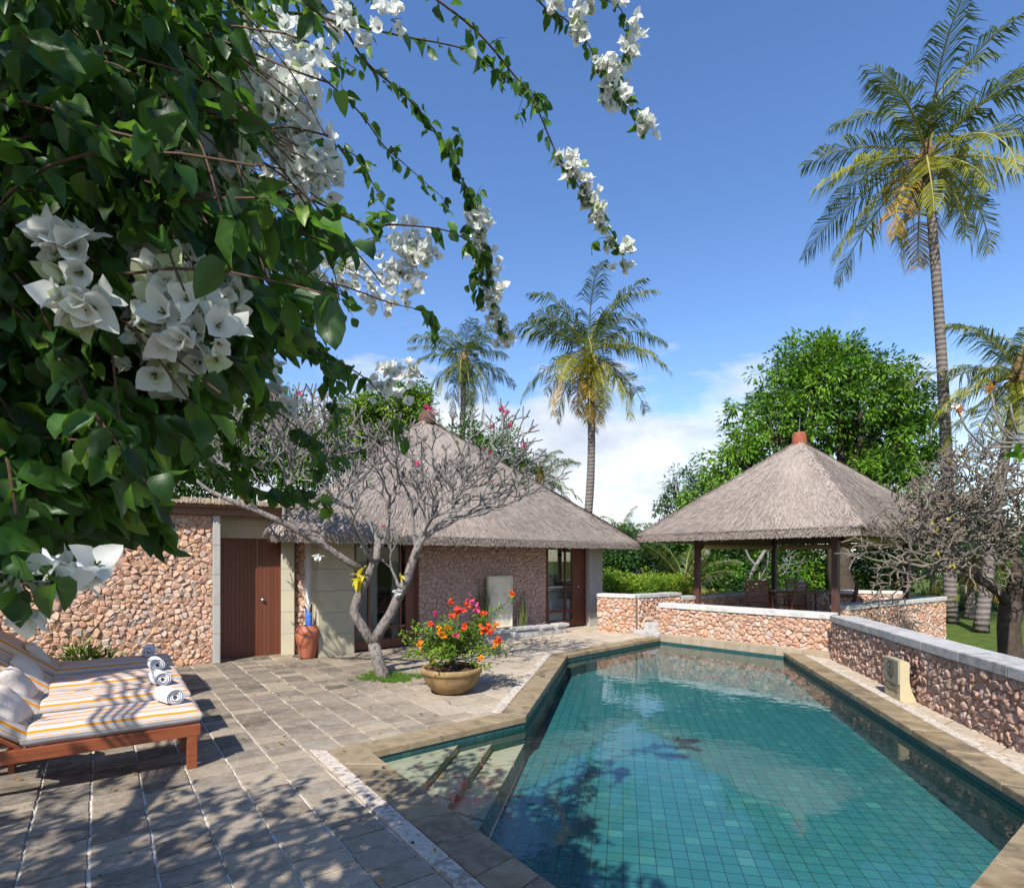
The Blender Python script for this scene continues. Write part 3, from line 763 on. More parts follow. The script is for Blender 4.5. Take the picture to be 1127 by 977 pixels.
# room behind the glass
mb = MB()
bbox(mb, -.6, 7.2, 4.0, 4.1, .0, 2.35); bbox(mb, 4.55, 4.65, 1.45, 3.99, .04, 2.35); bbox(mb, 4.66, 7.2, .80, .90, .04, 2.35)
bbox(mb, -.7, -.6, .3, 4.1, 0, 2.35); bbox(mb, 7.2, 7.3, .35, 4.1, 0, 2.35)
mb.build('inner_wall', MT['white_wall'], bung)
mb = MB(); bbox(mb, -.6, 7.2, .26, 4.0, .0, .03); bbox(mb, -.7, 7.3, .24, 4.1, 2.36, 2.42); mb.build('room_floor', MT['dark_room'], bung)
def glass_door(s0, s1, mull, rail, solid=None, handle=None):
    fr = MB(); gl = MB(); bk0, bk1 = .10, .17
    bbox(fr, s0, s0 + .09, bk0 - .02, bk1 + .02, 0, 2.3); bbox(fr, s1 - .05, s1, bk0 - .02, bk1 + .02, 0, 2.3)
    bbox(fr, s0 + .09, s1 - .05, bk0, bk1, .03, .19); bbox(fr, s0 + .09, s1 - .05, bk0, bk1, 2.2, 2.3)
    end = s1 - .05
    if solid: bbox(fr, solid, s1 - .05, bk0 + .005, bk1 - .01, .19, 2.2); end = solid
    bbox(fr, s0 + .09, end, bk0 + .01, bk1 - .01, rail, rail + .05)
    for m in mull: bbox(fr, m - .02, m + .02, bk0 + .013, bk1 - .013, .19, 2.2)
    o = fr.build('glass_door', MT['door_wood'], bung)
    bbox(gl, s0 + .09, end, .133, .137, .19, 2.2); gl.build('pane', MT['glass'], o)
    if handle:
        h = MB(); h.lathe([(.0, -.02), (.022, -.018), (.026, 0), (.022, .018), (0, .02)], BP(handle, bk0 - .03, 1.0), 12); h.build('handle', MT['metal'], o, True)
glass_door(0.0, 1.38, (.36, 1.02), .38, 1.13)
glass_door(4.86, 6.36, (5.02, 5.64), .40, 5.87, 6.05)
eL, eR = O_B + NB * .8 + D * -1.76 + V3((0, 0, 1.955)), O_B + NB * .8 + D * 7.45 + V3((0, 0, 1.94))
peakB = V3((-2.03, 13.66, 5.02))
rf = roof(bung, [eL, eR, V3((-.4, 18.8, 1.95)), V3((-5.2, 12.9, 1.95))], peakB, .15, 31, 620)
mb = MB(); mb.lathe([(.20, -.12), (.22, .0), (.19, .06), (.17, .14), (.09, .20), (.0, .22)], peakB + V3((0, 0, .0)), 18); mb.build('roof_cap', MT['cap_brown'], rf, True)

# things inside the rooms
t = thing('framed_picture', 'black framed antique paper print on the white wall behind the right glass door', 'picture', BP(6.19, .77, 1.42))
mb = MB(); c = BP(6.19, .775, 1.42)
for dx, dz, w, h in ((-.25, 0, .05, .80), (.25, 0, .05, .80), (0, .375, .45, .05), (0, -.375, .45, .05)):
    cc = c + D * dx + V3((0, 0, dz)); mb.box(cc, (w, .04, h), rot=RB)
mb.build('frame', MT['black'], t)
mb = MB(); mb.box(c + NB * -.005, (.45, .015, .70), rot=RB); mb.build('print', MT['paper'], t)
t = thing('armchair', 'white cushioned armchair seen through the right glass door', 'armchair', BP(5.55, .46, .03), math.atan2(D.y, D.x))
for nm, b in (('seat', ((0, 0, .24), (.6, .5, .42))), ('backrest', ((0, .20, .58), (.62, .14, .5))), ('armrest', ((-.33, 0, .36), (.12, .52, .6))), ('armrest', ((.33, 0, .36), (.12, .52, .6)))):
    mb = MB(); mb.box(b[0], b[1], bev=.05); mb.build(nm, MT['white'], t, True, world=False)
t = thing('curtain', 'pale gathered curtain hanging inside the left glass door', 'curtain', BP(.5, .3, 0))
mb = MB()
for s0, s1 in ((.12, .62), (.95, 1.12)):
    k = 40; vs = []
    for i in range(k + 1):
        p = BP(s0 + (s1 - s0) * i / k, .32 + .03 * math.sin(i * 1.7)); vs += [(p.x, p.y, .05), (p.x, p.y, 2.2)]
    mb.add(vs, [(2 * i, 2 * i + 2, 2 * i + 3, 2 * i + 1) for i in range(k)])
mb.build('cloth', MT['curtain'], t, True)

def slat_chair(name, label, loc, rz, group, mat):
    t = thing(name, label, 'chair', loc, rz, group)
    for x in (-.24, .24):
        mb = MB(); mb.tube([(x, .22, 0), (x, .22, .62)], .022, 6); mb.build('leg', mat, t, False, False)
        mb = MB(); mb.tube([(x, -.22, 0), (x, -.22, .45), (x, -.30, .93)], .022, 6); mb.build('leg', mat, t, False, False)
        mb = MB(); mb.box((x, -.01, .64), (.055, .54, .03), bev=.008); mb.build('armrest', mat, t, False, False)
    mb = MB()
    for j in range(6): mb.box((0, -.17 + .078 * j, .43), (.46, .066, .025), bev=.005)
    mb.build('seat', mat, t, False, False)
    mb = MB()
    for j in range(6):
        z = .50 + j * .072; mb.box((0, -.225 - (z - .45) * .165, z), (.45, .02, .056), bev=.004)
    mb.box((0, -.30, .95), (.54, .035, .07), bev=.01)
    mb.build('backrest', mat, t, False, False)
    return t
slat_chair('wooden_chair', 'dark wooden chair standing inside behind the left glass door', BP(.75, 1.0, .03), 2.6, None, MT['chair_wood'])

# ------------------------------------------------------------------ garden wall and gate
wd_ = V3((.82, .57, 0)).normalized(); wn_ = V3((wd_.y, -wd_.x, 0)); RW = Matrix((wd_, -wn_, V3((0, 0, 1)))).transposed()
gw = wall('garden_wall', 'tall pinkish rubble garden wall under a straw coping behind the sun loungers', V3((-4.88, 9.32, 0)) - wd_ * 8, (-4.88, 9.32), .30, -.03, 2.40, .074, .015, 41, MT['stone_garden'], MT['mortar_warm'], gap=.0018)
e = V3((-4.88, 9.32, 0))
mb = MB(); c = e + wd_ * -3.1 - wn_ * .12; mb.box((c.x, c.y, 2.46), (9.8, .46, .11), rot=RW); mb.box((c.x, c.y, 2.545), (9.8, .60, .055), rot=RW)
mb.build('fascia', MT['fascia'], gw)
mb = MB(); mb.box((c.x, c.y, 2.61), (9.8, .70, .07), rot=RW)
r = random.Random(3)
for i in range(2600):
    x = r.uniform(-4.9, 4.9); p = c + wd_ * x + wn_ * (.345 + r.uniform(0, .012)); zz = r.uniform(2.64, 2.665)
    l = r.uniform(.06, .085); w = r.uniform(.004, .010); q = p + wn_ * r.uniform(.0, .012)
    mb.add([(p.x - wd_.x * w, p.y - wd_.y * w, zz), (p.x + wd_.x * w, p.y + wd_.y * w, zz), (q.x + wd_.x * w, q.y + wd_.y * w, zz - l), (q.x - wd_.x * w, q.y - wd_.y * w, zz - l)], [(0, 3, 2, 1)])
    p = c + wd_ * x + wn_ * r.uniform(-.33, .33); q = p + wn_ * r.uniform(.1, .2) * (1 if (p - c).dot(wn_) < .12 else .1)
    mb.add([(p.x - wd_.x * w, p.y - wd_.y * w, 2.65), (p.x + wd_.x * w, p.y + wd_.y * w, 2.65), (q.x + wd_.x * w, q.y + wd_.y * w, 2.66 + r.uniform(0, .02)), (q.x - wd_.x * w, q.y - wd_.y * w, 2.66)], [(0, 3, 2, 1)])
mb.build('straw_coping', MT['straw'], gw)
gt = thing('wooden_gate', 'red-brown boarded double gate with a round steel knob between the garden wall and the bungalow', 'gate', (-4.49, 10.0, 0))
MT['gate_wood'] = plankmat('gate_boards', (.11, .032, .016), (.19, .062, .032), tuple(wd_), .062)
g0 = V3((-4.90, 9.74, 0)); 
mb = MB(); c = g0 + wd_ * .16; mb.box((c.x, c.y, 1.03), (.72, .05, 2.06), rot=RW); mb.build('door_leaf', MT['gate_wood'], gt)
mb = MB(); c = g0 + wd_ * .755 + wn_ * .012; mb.box((c.x, c.y, 1.03), (.455, .05, 2.06), rot=RW); lf = mb.build('door_leaf', MT['gate_wood'], gt)
mb = MB(); c = g0 + wd_ * .60 + wn_ * .062; mb.lathe([(0, -.026), (.02, -.022), (.028, 0), (.02, .022), (0, .026)], (c.x, c.y, .98), 14); mb.build('knob', MT['metal'], lf, True)
mb = MB(); c = g0 + wd_ * .55 - wn_ * .02; mb.box((c.x, c.y, 2.21), (1.25, .2, .32), rot=RW, bev=.005); mb.box((c.x + wd_.x * .25, c.y + wd_.y * .25, 2.47), (1.9, .16, .20), rot=RW); mb.build('lintel', MT['beige_block'], gt)
mb = MB(); c = g0 + wd_ * 1.03 + wn_ * .02; mb.box((c.x, c.y, 1.02), (.05, .14, 2.04), rot=RW); mb.build('jamb', MT['door_wood'], gt)
mb = MB()
for j in range(5):
    c = e + wd_ * .055 - wn_ * (.29 - .002 * (j % 2)); mb.box((c.x, c.y, .24 + .48 * j), (.105, .74, .476), rot=RW, bev=.005)
mb.build('gate_post', MT['cement'], gt)

# ------------------------------------------------------------------ pavilion
PC, PD, PA, PBk = V3((6.56, 11.6, 0)), V3((9.39, 13.62, 0)), V3((4.64, 14.3, 0)), V3((7.47, 16.3, 0))
pcen = V3((7.01, 13.96, 0)); pd_ = (PD - PC).normalized(); prz = math.atan2(pd_.y, pd_.x)
pav = thing('dining_pavilion', 'open pavilion with a grey thatched pyramid roof on dark posts beyond the pool', 'pavilion', pcen + V3((0, 0, .2)))
for p in (PC, PD, PA, PBk):
    mb = MB(); mb.box((p.x, p.y, 1.3), (.125, .125, 2.2), prz, bev=.012)
    mb.box((p.x, p.y, .26), (.2, .2, .12), prz, bev=.015); mb.build('post', MT['dark_wood'], pav)
for a, b in ((PC, PD), (PD, PBk), (PBk, PA), (PA, PC)):
    c = (a + b) / 2; d = b - a
    mb = MB(); mb.box((c.x, c.y, 2.34), (d.length + .1, .09, .15), math.atan2(d.y, d.x), bev=.008); mb.build('beam', MT['dark_wood'], pav)
kk = {0: 1.52, 1: 1.52, 2: 1.6, 3: 1.6}
ev = [pcen + (p - pcen) * k + V3((0, 0, 2.12)) for p, k in ((PC, 1.52), (PD, 1.52), (PBk, 1.6), (PA, 1.62))]
peakP = V3((pcen.x, pcen.y, 4.57))
rp = roof(pav, ev, peakP, .17, 32, 680)
mb = MB(); mb.lathe([(.17, -.10), (.165, .06), (.145, .16), (.13, .20), (.0, .21)], peakP, 16); cp = mb.build('roof_cap', MT['cap_pot'], rp, True)
mb = MB(); mb.tube([peakP + V3((0, 0, .25)), peakP + V3((.01, 0, .55))], .004, 5); mb.build('lightning_rod', MT['metal'], rp)
for i in range(4):
    a, b = ev[i], ev[(i + 1) % 4]
    for j in range(1, 10):
        f = j / 10; e0_ = a.lerp(b, f) + V3((0, 0, .035)); tgt = peakP - V3((0, 0, .36)); e0_ = e0_.lerp(tgt, .02)
        g = 1 - abs(f - .5) * 2
        mb = MB(); mb.tube([e0_, e0_.lerp(tgt, .25 + .65 * g)], .022, 6); mb.build('rafter', MT['bamboo'], pav)
def blind(label, a, b, z):
    a, b = V3((a.x, a.y, z)), V3((b.x, b.y, z)); d = (b - a).normalized(); n_ = V3((-d.y, d.x, 0))
    t = thing('bamboo_blind', label, 'blind', (a + b) / 2, 0, 'rolled bamboo blinds')
    mb = MB(); vs = []
    k = 46
    for i in range(k):
        an = i * 2 * math.pi * 3.2 / k; rr = .035 + .045 * i / k
        for q in (a, b):
            p = q + n_ * (rr * math.cos(an)) + V3((0, 0, rr * math.sin(an))); vs.append(p)
    mb.add(vs, [(2 * i, 2 * i + 1, 2 * i + 3, 2 * i + 2) for i in range(k - 1)]); mb.build('roll', MT['bamboo'], t, False)
    for f in (.2, .5, .8):
        p = a.lerp(b, f); mb = MB(); mb.tube([p + V3((0, 0, .25)) + n_ * .09, p + n_ * .09, p - V3((0, 0, .09)), p - n_ * .09, p - n_ * .09 + V3((0, 0, .25))], .006, 4); mb.build('cord', MT['straw'], t)
blind('rolled bamboo blind with a round end visible beside the front-right pavilion post', PC.lerp(PD, .04) + V3((.02, -.1, 0)), PC.lerp(PD, .96), 2.13)
blind('rolled bamboo blind along the back-left side of the pavilion', PA.lerp(PBk, .05), PA.lerp(PBk, .95), 2.02)
blind('rolled bamboo blind along the back-right side of the pavilion', PBk.lerp(PD, .05), PBk.lerp(PD, .95), 2.02)
for p, lb in ((PC, 'small amber lamp on the front pavilion post nearest the pool'), (PBk, 'small amber lamp on the rear pavilion post')):
    q = p + pd_ * .08 + V3((0, 0, 1.53))
    t = thing('post_lamp', lb, 'lamp', q)
    mb = MB(); mb.lathe([(.0, -.13), (.045, -.11), (.06, -.02), (.05, .06), (.03, .11), (0, .12)], q, 10); mb.build('lamp_shade', MT['lamp_glass'], t, True)
    mb = MB(); mb.box(q - pd_ * .012, (.02, .06, .3), prz); mb.build('bracket', MT['dark_wood'], t)
tc = V3((7.0, 13.75, .2))
t = thing('dining_table', 'dark wooden dining table with a pale top under the pavilion roof', 'table', tc, prz)
mb = MB(); mb.box((0, 0, .72), (1.7, .95, .045), bev=.01); mb.build('tabletop', MT['chair_wood'], t, False, False)
mb = MB(); mb.box((0, 0, .749), (1.5, .78, .012), bev=.004); mb.build('table_mat', MT['glass'], t, False, False)
for x in (-.75, .75):
    for y in (-.38, .38): mb = MB(); mb.box((x, y, .35), (.08, .08, .70)); mb.build('leg', MT['chair_wood'], t, False, False)
q = tc + V3((-.22, -.35, .757))
t = thing('glass_jar', 'small glass storm lantern standing on the dining table', 'lantern', q)
mb = MB(); mb.lathe([(.05, 0), (.085, .02), (.085, .18), (.06, .22), (.06, .26), (.055, .26), (.055, .22), (.08, .18), (.08, .025)], q, 16); mb.build('jar', MT['white'], t, True)
cg = 'slatted chairs round the pavilion table'
slat_chair('dining_chair', 'dark slatted dining chair with its broad back to the pool, between the two front posts', (6.25, 12.95, .2), prz, cg, MT['chair_wood'])
slat_chair('dining_chair', 'dark slatted dining chair seen side-on at the left end of the pavilion table', (5.95, 13.85, .2), prz - 1.1, cg, MT['chair_wood'])
slat_chair('dining_chair', 'dark slatted dining chair half hidden behind the front pavilion post', (7.62, 13.2, .2), prz + .5, cg, MT['chair_wood'])
slat_chair('dining_chair', 'dark slatted dining chair on the far side of the pavilion table facing the pool', (7.4, 14.6, .2), prz + math.pi, cg, MT['chair_wood'])

# ------------------------------------------------------------------ small stone things
q0, q1 = V3((4.61, 6.80, 0)), V3((4.69, 7.20, 0)); md = (q1 - q0).normalized(); mn = V3((-md.y, md.x, 0)); mrz = math.atan2(md.y, md.x)
mk = thing('stone_marker', 'short carved sandstone marker with a round emblem standing by the right pool wall', 'marker', (q0 + q1) / 2, mrz)
# local: x along the wall (away), +y towards the pool
def poly_ext(mb, prof, x0, x1, mat=0):
    n = len(prof); vs = [(x0, p[0], p[1]) for p in prof] + [(x1, p[0], p[1]) for p in prof]
    mb.add(vs, [tuple(range(n)), tuple(range(2 * n - 1, n - 1, -1))] + [(i, n + i, n + (i + 1) % n, (i + 1) % n) for i in range(n)], mat)
mb = MB(); poly_ext(mb, [(0, 0), (0, .49), (-.10, .47), (-.10, .25), (-.12, .14), (-.17, .02), (-.17, 0)], -.205, .205); mb.build('slab', MT['marker'], mk, False, False)
mb = MB(); mb.box((0, .008, .34), (.40, .024, .285), bev=.006); pn = mb.build('emblem_panel', MT['marker_grey'], mk, False, False)
def ringc(mb, c, r0, r1, y, n=28, a0=0, a1=2 * math.pi):
    vs = []
    for i in range(n + 1):
        a = a0 + (a1 - a0) * i / n
        for rr in (r0, r1): vs += [(c[0] + rr * math.cos(a), y, c[1] + rr * math.sin(a)), (c[0] + rr * math.cos(a), y - .012, c[1] + rr * math.sin(a))]
    fs = []
    for i in range(n):
        b = 4 * i; fs += [(b, b + 2, b + 6, b + 4), (b + 1, b + 5, b + 7, b + 3), (b, b + 4, b + 5, b + 1), (b + 2, b + 3, b + 7, b + 6)]
    mb.add(vs, fs)
mb = MB(); ringc(mb, (0, .365), .082, .090, .0235)
ringc(mb, (-.025, .30), .040, .047, .0235); 
for (x, z, rr) in ((.0, .405, .016), (.028, .37, .014), (-.02, .375, .010)): ringc(mb, (x, z), .001, rr, .0235, 14)
mb.tube([(-.005, .022, .395), (.03, .022, .345), (.01, .022, .315)], .006, 5)
mb.build('emblem', MT['carved'], pn, False, False)
def lettering(txt, z, size, parent):
    cu = bpy.data.curves.new('lettering', 'FONT'); cu.body = txt; cu.size = size; cu.align_x = 'CENTER'; cu.extrude = .003; cu.materials.append(MT['carved'])
    o = bpy.data.objects.new('lettering', cu); COL.objects.link(o); o.parent = parent; o.location = (0, .0035, z); o.rotation_euler = (R(90), 0, R(180)); return o

t = thing('stone_plaque', 'pale carved limestone plaque leaning upright against the bungalow wall', 'plaque', BP(3.35, -.06, .15))
mb = MB(); mb.box(BP(3.35, -.08, .75), (.70, .07, 1.15), rot=RB, bev=.008); pl = mb.build('slab', MT['plaque'], t)
mb = MB()
for dx, dz, w, h in ((-.32, 0, .035, 1.09), (.32, 0, .035, 1.09), (0, .53, .61, .035), (0, -.53, .61, .035)):
    mb.box(BP(3.35 + dx, -.122, .75 + dz), (w, .02, h), rot=RB, bev=.004)
mb.build('border', MT['plaque'], pl)
mb = MB(); rr_ = random.Random(8)
for side in (-1, 1):
    for j in range(3):
        pts = [BP(3.35 + side * (.06 + .15 * abs(math.sin(k * .55 + j))) , -.118, 1.02 - j * .06 + .05 * k * (-1) ** j * .4) for k in range(6)]
        mb.tube(pts, .010, 5)
mb.build('relief', MT['plaque'], pl)

bed = thing('stone_planting_bed', 'low grey stone kerb of a narrow planting bed below the pale plaque', 'planting bed', BP(3.6, -.3))
mb = MB(); rr_ = random.Random(4); x = 2.55
while x < 4.95:
    l = rr_.uniform(.28, .5); c = BP(x + l / 2, -.42 + rr_.uniform(-.02, .02), .07); mb.box(c, (l - .01, .22, .15 + rr_.uniform(-.01, .01)), rot=RB, bev=.02)
    l2 = rr_.uniform(.25, .4); c = BP(x + l2 / 2 + .05, -.45 + rr_.uniform(-.02, .02), .185 + rr_.uniform(-.005, .01)); mb.box(c, (l2, .26, .075), rot=RB, bev=.02); x += l
mb.build('kerb', MT['cap_dark'], bed)
mb = MB(); bbox(mb, 2.5, 4.9, -.31, -.005, .0, .10); mb.build('soil', MT['soil'], bed)
def reeds(label, s0, n, h, seed):
    r = random.Random(seed); b = BP(s0, -.17, .1); t = thing('reed_clump', label, 'reeds', b); mb = MB()
    for i in range(n):
        p = b + D * r.gauss(0, .08) + NB * r.uniform(-.06, .06); hh = h * r.uniform(.6, 1)
        mb.tube([p, p + V3((r.gauss(0, .02), r.gauss(0, .02), hh * .5)), p + V3((r.gauss(0, .05), r.gauss(0, .04), hh))], [.007, .006, .002], 4)
    mb.build('stems', MT['reed'], t)
reeds('slender upright reeds against the wall on the left of the pale plaque', 2.86, 34, 1.25, 1)
reeds('slender upright reeds against the wall on the right of the pale plaque', 3.95, 22, 1.0, 2)

# terracotta urn with a rolled blue cloth
ub = V3((-3.50, 9.80, 0))
t = thing('terracotta_urn', 'tall reddish terracotta urn standing between the gate and the glass door', 'urn', ub)
mb = MB(); mb.lathe([(.0, .0), (.115, 0), (.13, .03), (.185, .30), (.20, .42), (.185, .50), (.145, .545), (.15, .56), (.135, .56), (.125, .53), (.10, .40), (0, .38)], ub, 28); mb.build('body', MT['terracotta'], t, True)
t = thing('rolled_blue_cloth', 'bright blue rolled cloth sticking up out of the terracotta urn', 'cloth', ub + V3((.03, 0, .42)))
mb = MB(); mb.lathe([(.0, 0), (.04, 0), (.055, .12), (.05, .30), (.035, .36), (.0, .37)], ub + V3((.03, -.01, .42)), 12)
mb.tube([ub + V3((.0, 0, .45)), ub + V3((-.03, 0, .84))], .02, 6); mb.build('roll', MT['blue'], t, True)
mb = MB(); mb.tube([ub + V3((.05, 0, .78)), ub + V3((.07, .0, .92))], [.03, .012], 6); mb.tube([ub + V3((-.02, 0, .80)), ub + V3((-.05, 0, .9))], [.02, .01], 6); mb.build('handle', MT['black'], t)

# ------------------------------------------------------------------ sun loungers
LRZ = math.atan2(.57, .82); LD = V3((.82, .57, 0)).normalized(); LW = V3((-LD.y, LD.x, 0))
LW_ = .585
def cushion(mb, L0, L1, w, th, seg=10, tilt=0.0, z=0.0, r=None):
    """soft slab from x=L0 to x=L1 (local), rounded rim and slightly lumpy top"""
    nx, ny = 22, 26; vs = []; fs = []; mb.uv = []
    for side in (1, -1):
        b = len(vs)
        for i in range(nx + 1):
            for j in range(ny + 1):
                u, v = (1 - math.cos(math.pi * i / nx)) / 2, (1 - math.cos(math.pi * j / ny)) / 2
                eu = min(u, 1 - u) * abs(L1 - L0); evv = min(v, 1 - v) * w; rr = th * .5
                def rim(x): x = min(1, x / rr); return math.sqrt(max(0, 1 - (1 - x) ** 2))
                h = th / 2 * min(rim(eu), rim(evv))
                lump = .006 * mnoise.noise(V3((u * 6 + (r or 0), v * 4, side)))
                drop = (th / 2 - side * h) * min(1.0, th * .5 / max(evv, 1e-3)) if evv < th * .5 else 0
                mb.uv.append((u, w * v - drop if v < .5 else w * v + drop))
                vs.append((L0 + (L1 - L0) * u, w * v, th / 2 + side * h + lump * (h > 0)))
        for i in range(nx):
            for j in range(ny):
                a = b + i * (ny + 1) + j
                q = (a, a + ny + 1, a + ny + 2, a + 1); fs.append(q if side > 0 else tuple(reversed(q)))
    ca, sa = math.cos(tilt), math.sin(tilt)
    out = []
    for x, y, zz in vs:
        dx = x - L0
        out.append((L0 + dx * ca - (zz * sa) * (-1 if L1 < L0 else 1) * -1 * 0 + (zz * sa if L1 < L0 else -zz * sa), y, z + abs(dx) * sa + zz * ca))
    if L1 < L0: fs = [tuple(reversed(f)) for f in fs]
    mb.add(out, fs)
def make_lounger(label):
    t = thing('sun_lounger', label, 'sun lounger', (0, 0, 0), LRZ, 'sun loungers in a row')
    W = LW_; top = .355
    for y in (.02, W - .02):
        mb = MB(); mb.box((-.98, y, top - .046), (1.96, .04, .092), bev=.005); mb.build('side_rail', MT['lounger_wood'], t, False, False)
    mb = MB(); mb.box((-.02, W / 2, top - .046), (.04, W - .084, .088), bev=.004); mb.build('end_rail', MT['lounger_wood'], t, False, False)
    for x in (-.06, -1.75):
        for y in (.036, W - .036):
            mb = MB(); mb.box((x, y, .132), (.072, .068, .264), bev=.004); mb.build('leg', MT['lounger_wood'], t, False, False)
    mb = MB()
    for j in range(12): mb.box((-.09 - j * .098, W / 2, top - .012), (.06, W - .09, .018))
    mb.build('slats', MT['lounger_wood'], t, False, False)
    mb = MB(); cushion(mb, -1.13, .015, W - .04, .135, z=top - .004, r=1.3); mb.build('mattress', MT['canvas'], t, True, False)
    mb = MB(); cushion(mb, -1.12, -1.92, W - .01, .10, tilt=R(38), z=top + .02, r=4.1); mb.build('back_cushion', MT['canvas'], t, True, False)
    mb = MB()
    for y in (.06, W - .06): mb.box((-1.12 - .315, y, top + .235), (.80, .035, .03), rot=Matrix.Rotation(R(38), 3, 'Y'))
    for j in range(6): mb.box((-1.2 - j * .105, W / 2, top + .05 + j * .082), (.06, W - .16, .014), rot=Matrix.Rotation(R(38), 3, 'Y'))
    mb.build('back_frame', MT['lounger_wood'], t, False, False)
    return t
def make_pillow(label):
    t = thing('pillow', label, 'pillow', (0, 0, 0), LRZ, 'cream pillows on the loungers')
    bm = bmesh.new(); bmesh.ops.create_cube(bm, size=1); bmesh.ops.subdivide_edges(bm, edges=bm.edges[:], cuts=9, use_grid_fill=True)
    for v in bm.verts:
        x, y = v.co.x * 2, v.co.y * 2; h = (1 - x ** 4) * (1 - y ** 4)
        pin = 1 - .07 * (1 - abs(x)) * abs(y) ** 2 - .0
        v.co = V3((v.co.x * .34 * (1 - .08 * (1 - y * y) * 0), v.co.y * .50 * pin, v.co.z * .15 * max(.06, h) ** .6 + .008 * mnoise.noise(V3((x * 2, y * 2, 3)))))
    mb = MB(); bm.verts.index_update(); mb.add([v.co.copy() for v in bm.verts], [[v.index for v in f.verts] for f in bm.faces]); bm.free()
    o = mb.build('cover', MT['pillow'], t, True, False); return t
def make_towel(label):
    t = thing('rolled_towel', label, 'towel', (0, 0, 0), LRZ, 'rolled towels at the lounger feet')
    mb = MB(); k = 90; vs = []; turns = 3.6; wid = .30
    for i in range(k + 1):
        a = i / k * turns * 2 * math.pi; rr = .016 + .066 * i / k
        wob = .006 * mnoise.noise(V3((a * .6, 1, 2)))
        for e_, off in ((0, 0), (0, .011), (1, .011), (1, 0)):
            y = (-wid / 2 + .012 * math.sin(a * .9)) if e_ == 0 else (wid / 2 + .012 * math.cos(a * .7))
            vs.append(((rr + off + wob) * math.cos(a), y, .086 + (rr + off + wob) * math.sin(a) * .93))
    fs = []
    for i in range(k):
        b = 4 * i
        for q in range(4): fs.append((b + q, b + (q + 1) % 4, b + 4 + (q + 1) % 4, b + 4 + q))
    mb.add(vs, fs); mb.build('roll', MT['towel'], t, True, False); return t
L0 = V3((-2.54, 4.67, 0)); STEP = [0, .87, 1.74, 2.80]
lab = ['sun lounger nearest the viewer, with its whole teak side rail and front leg showing', 'second sun lounger from the viewer, between the nearest one and the shaded one', 'third sun lounger from the viewer, lying mostly in shade', 'sun lounger farthest from the viewer, next to the stone garden wall']
lp = ['cream pillow cut by the picture edge on the nearest sun lounger', 'cream pillow leaning on the second sun lounger', 'plump sunlit cream pillow on the third sun lounger', 'cream pillow on the farthest sun lounger by the garden wall']
lt = ['white rolled towel with a big spiral end on the nearest sun lounger', 'white rolled towel on the second sun lounger from the viewer', 'white rolled towel on the third sun lounger from the viewer', 'white rolled towel on the farthest sun lounger by the stone wall']
l_p, p_p, t_p = make_lounger(lab[0]), make_pillow(lp[0]), make_towel(lt[0])
for i in range(4):
    o = L0 + LW * STEP[i]
    l = l_p if i == 0 else dup(l_p, o, None, lab[i]); l.location = o
    pi_ = p_p if i == 0 else dup(p_p, o, None, lp[i])
    pi_.location = o + LD * (-1.24 - .02 * i) + LW * .30 + V3((0, 0, .605)); pi_.rotation_euler = (0, R(52 + 4 * (i % 2)), LRZ + .1 * (i - 1.5))
    tw = t_p if i == 0 else dup(t_p, o, None, lt[i])
    tw.scale = (.82, .84, .82); tw.location = o + LD * (-.20 - .02 * (i % 2)) + LW * (.33 + .015 * i) + V3((0, 0, .480)); tw.rotation_euler = (0, 0, LRZ + .35 - .14 * i)
tb = L0 + LW * .765 - LD * 1.42
t = thing('side_table', 'small teak side table between the two nearest sun loungers', 'side table', tb, LRZ)
mb = MB(); mb.box((0, 0, .435), (.40, .185, .03), bev=.006); mb.build('tabletop', MT['lounger_wood'], t, False, False)
for x in (-.17, .17): mb = MB(); mb.box((x, 0, .21), (.04, .14, .42)); mb.build('leg', MT['lounger_wood'], t, False, False)
t = thing('black_tray', 'black tray on the side table between the loungers', 'tray', tb + V3((0, 0, .451)), LRZ)
mb = MB(); mb.box((0, 0, .007), (.30, .165, .012)); 
for x, y, w, d_ in ((-.145, 0, .012, .165), (.145, 0, .012, .165), (0, -.077, .278, .012), (0, .077, .278, .012)): mb.box((x, y, .026), (w, d_, .026))
mb.build('tray', MT['black'], t, False, False)
for i in range(3):
    q = tb + LD * (-.08 + .08 * i) + V3((0, 0, .466))
    t = thing('folded_facecloth', ['left', 'middle', 'right'][i] + ' one of the three small white facecloths on the black tray', 'facecloth', q, LRZ + .4 * i, 'facecloths on the tray')
    mb = MB(); mb.tube([(-.01, -.05, .028), (0, 0, .03), (.0, .05, .028)], [.024, .028, .024], 10); mb.build('cloth', MT['towel'], t, True, False)

# white parasol beside the loungers
pb_ = V3((-5.95, 5.6, 0)); ap = V3((-5.95, 5.6, 2.34))
t = thing('white_parasol', 'white canvas parasol over the loungers at the picture edge, in front of the stone wall', 'parasol', pb_)
mb = MB(); vs = [ap]; kx = 8
for i in range(kx):
    a = 2 * math.pi * i / kx + .25; vs.append(ap + V3((1.52 * math.cos(a), 1.52 * math.sin(a), -.72)))
for i in range(kx):
    a = 2 * math.pi * (i + .5) / kx + .25; vs.append(ap + V3((1.40 * math.cos(a), 1.40 * math.sin(a), -.70)))
fs = []
for i in range(kx): fs += [(0, 1 + i, 1 + kx + i), (0, 1 + kx + i, 1 + (i + 1) % kx)]
nv = len(vs); mb.add(vs, fs)
vs2 = [V3(v) - V3((0, 0, .015)) for v in vs] + [V3(v) - V3((0, 0, .16)) for v in vs[1:]]
fs2 = [tuple(reversed(f)) for f in fs]; mb.add(vs2, fs2)
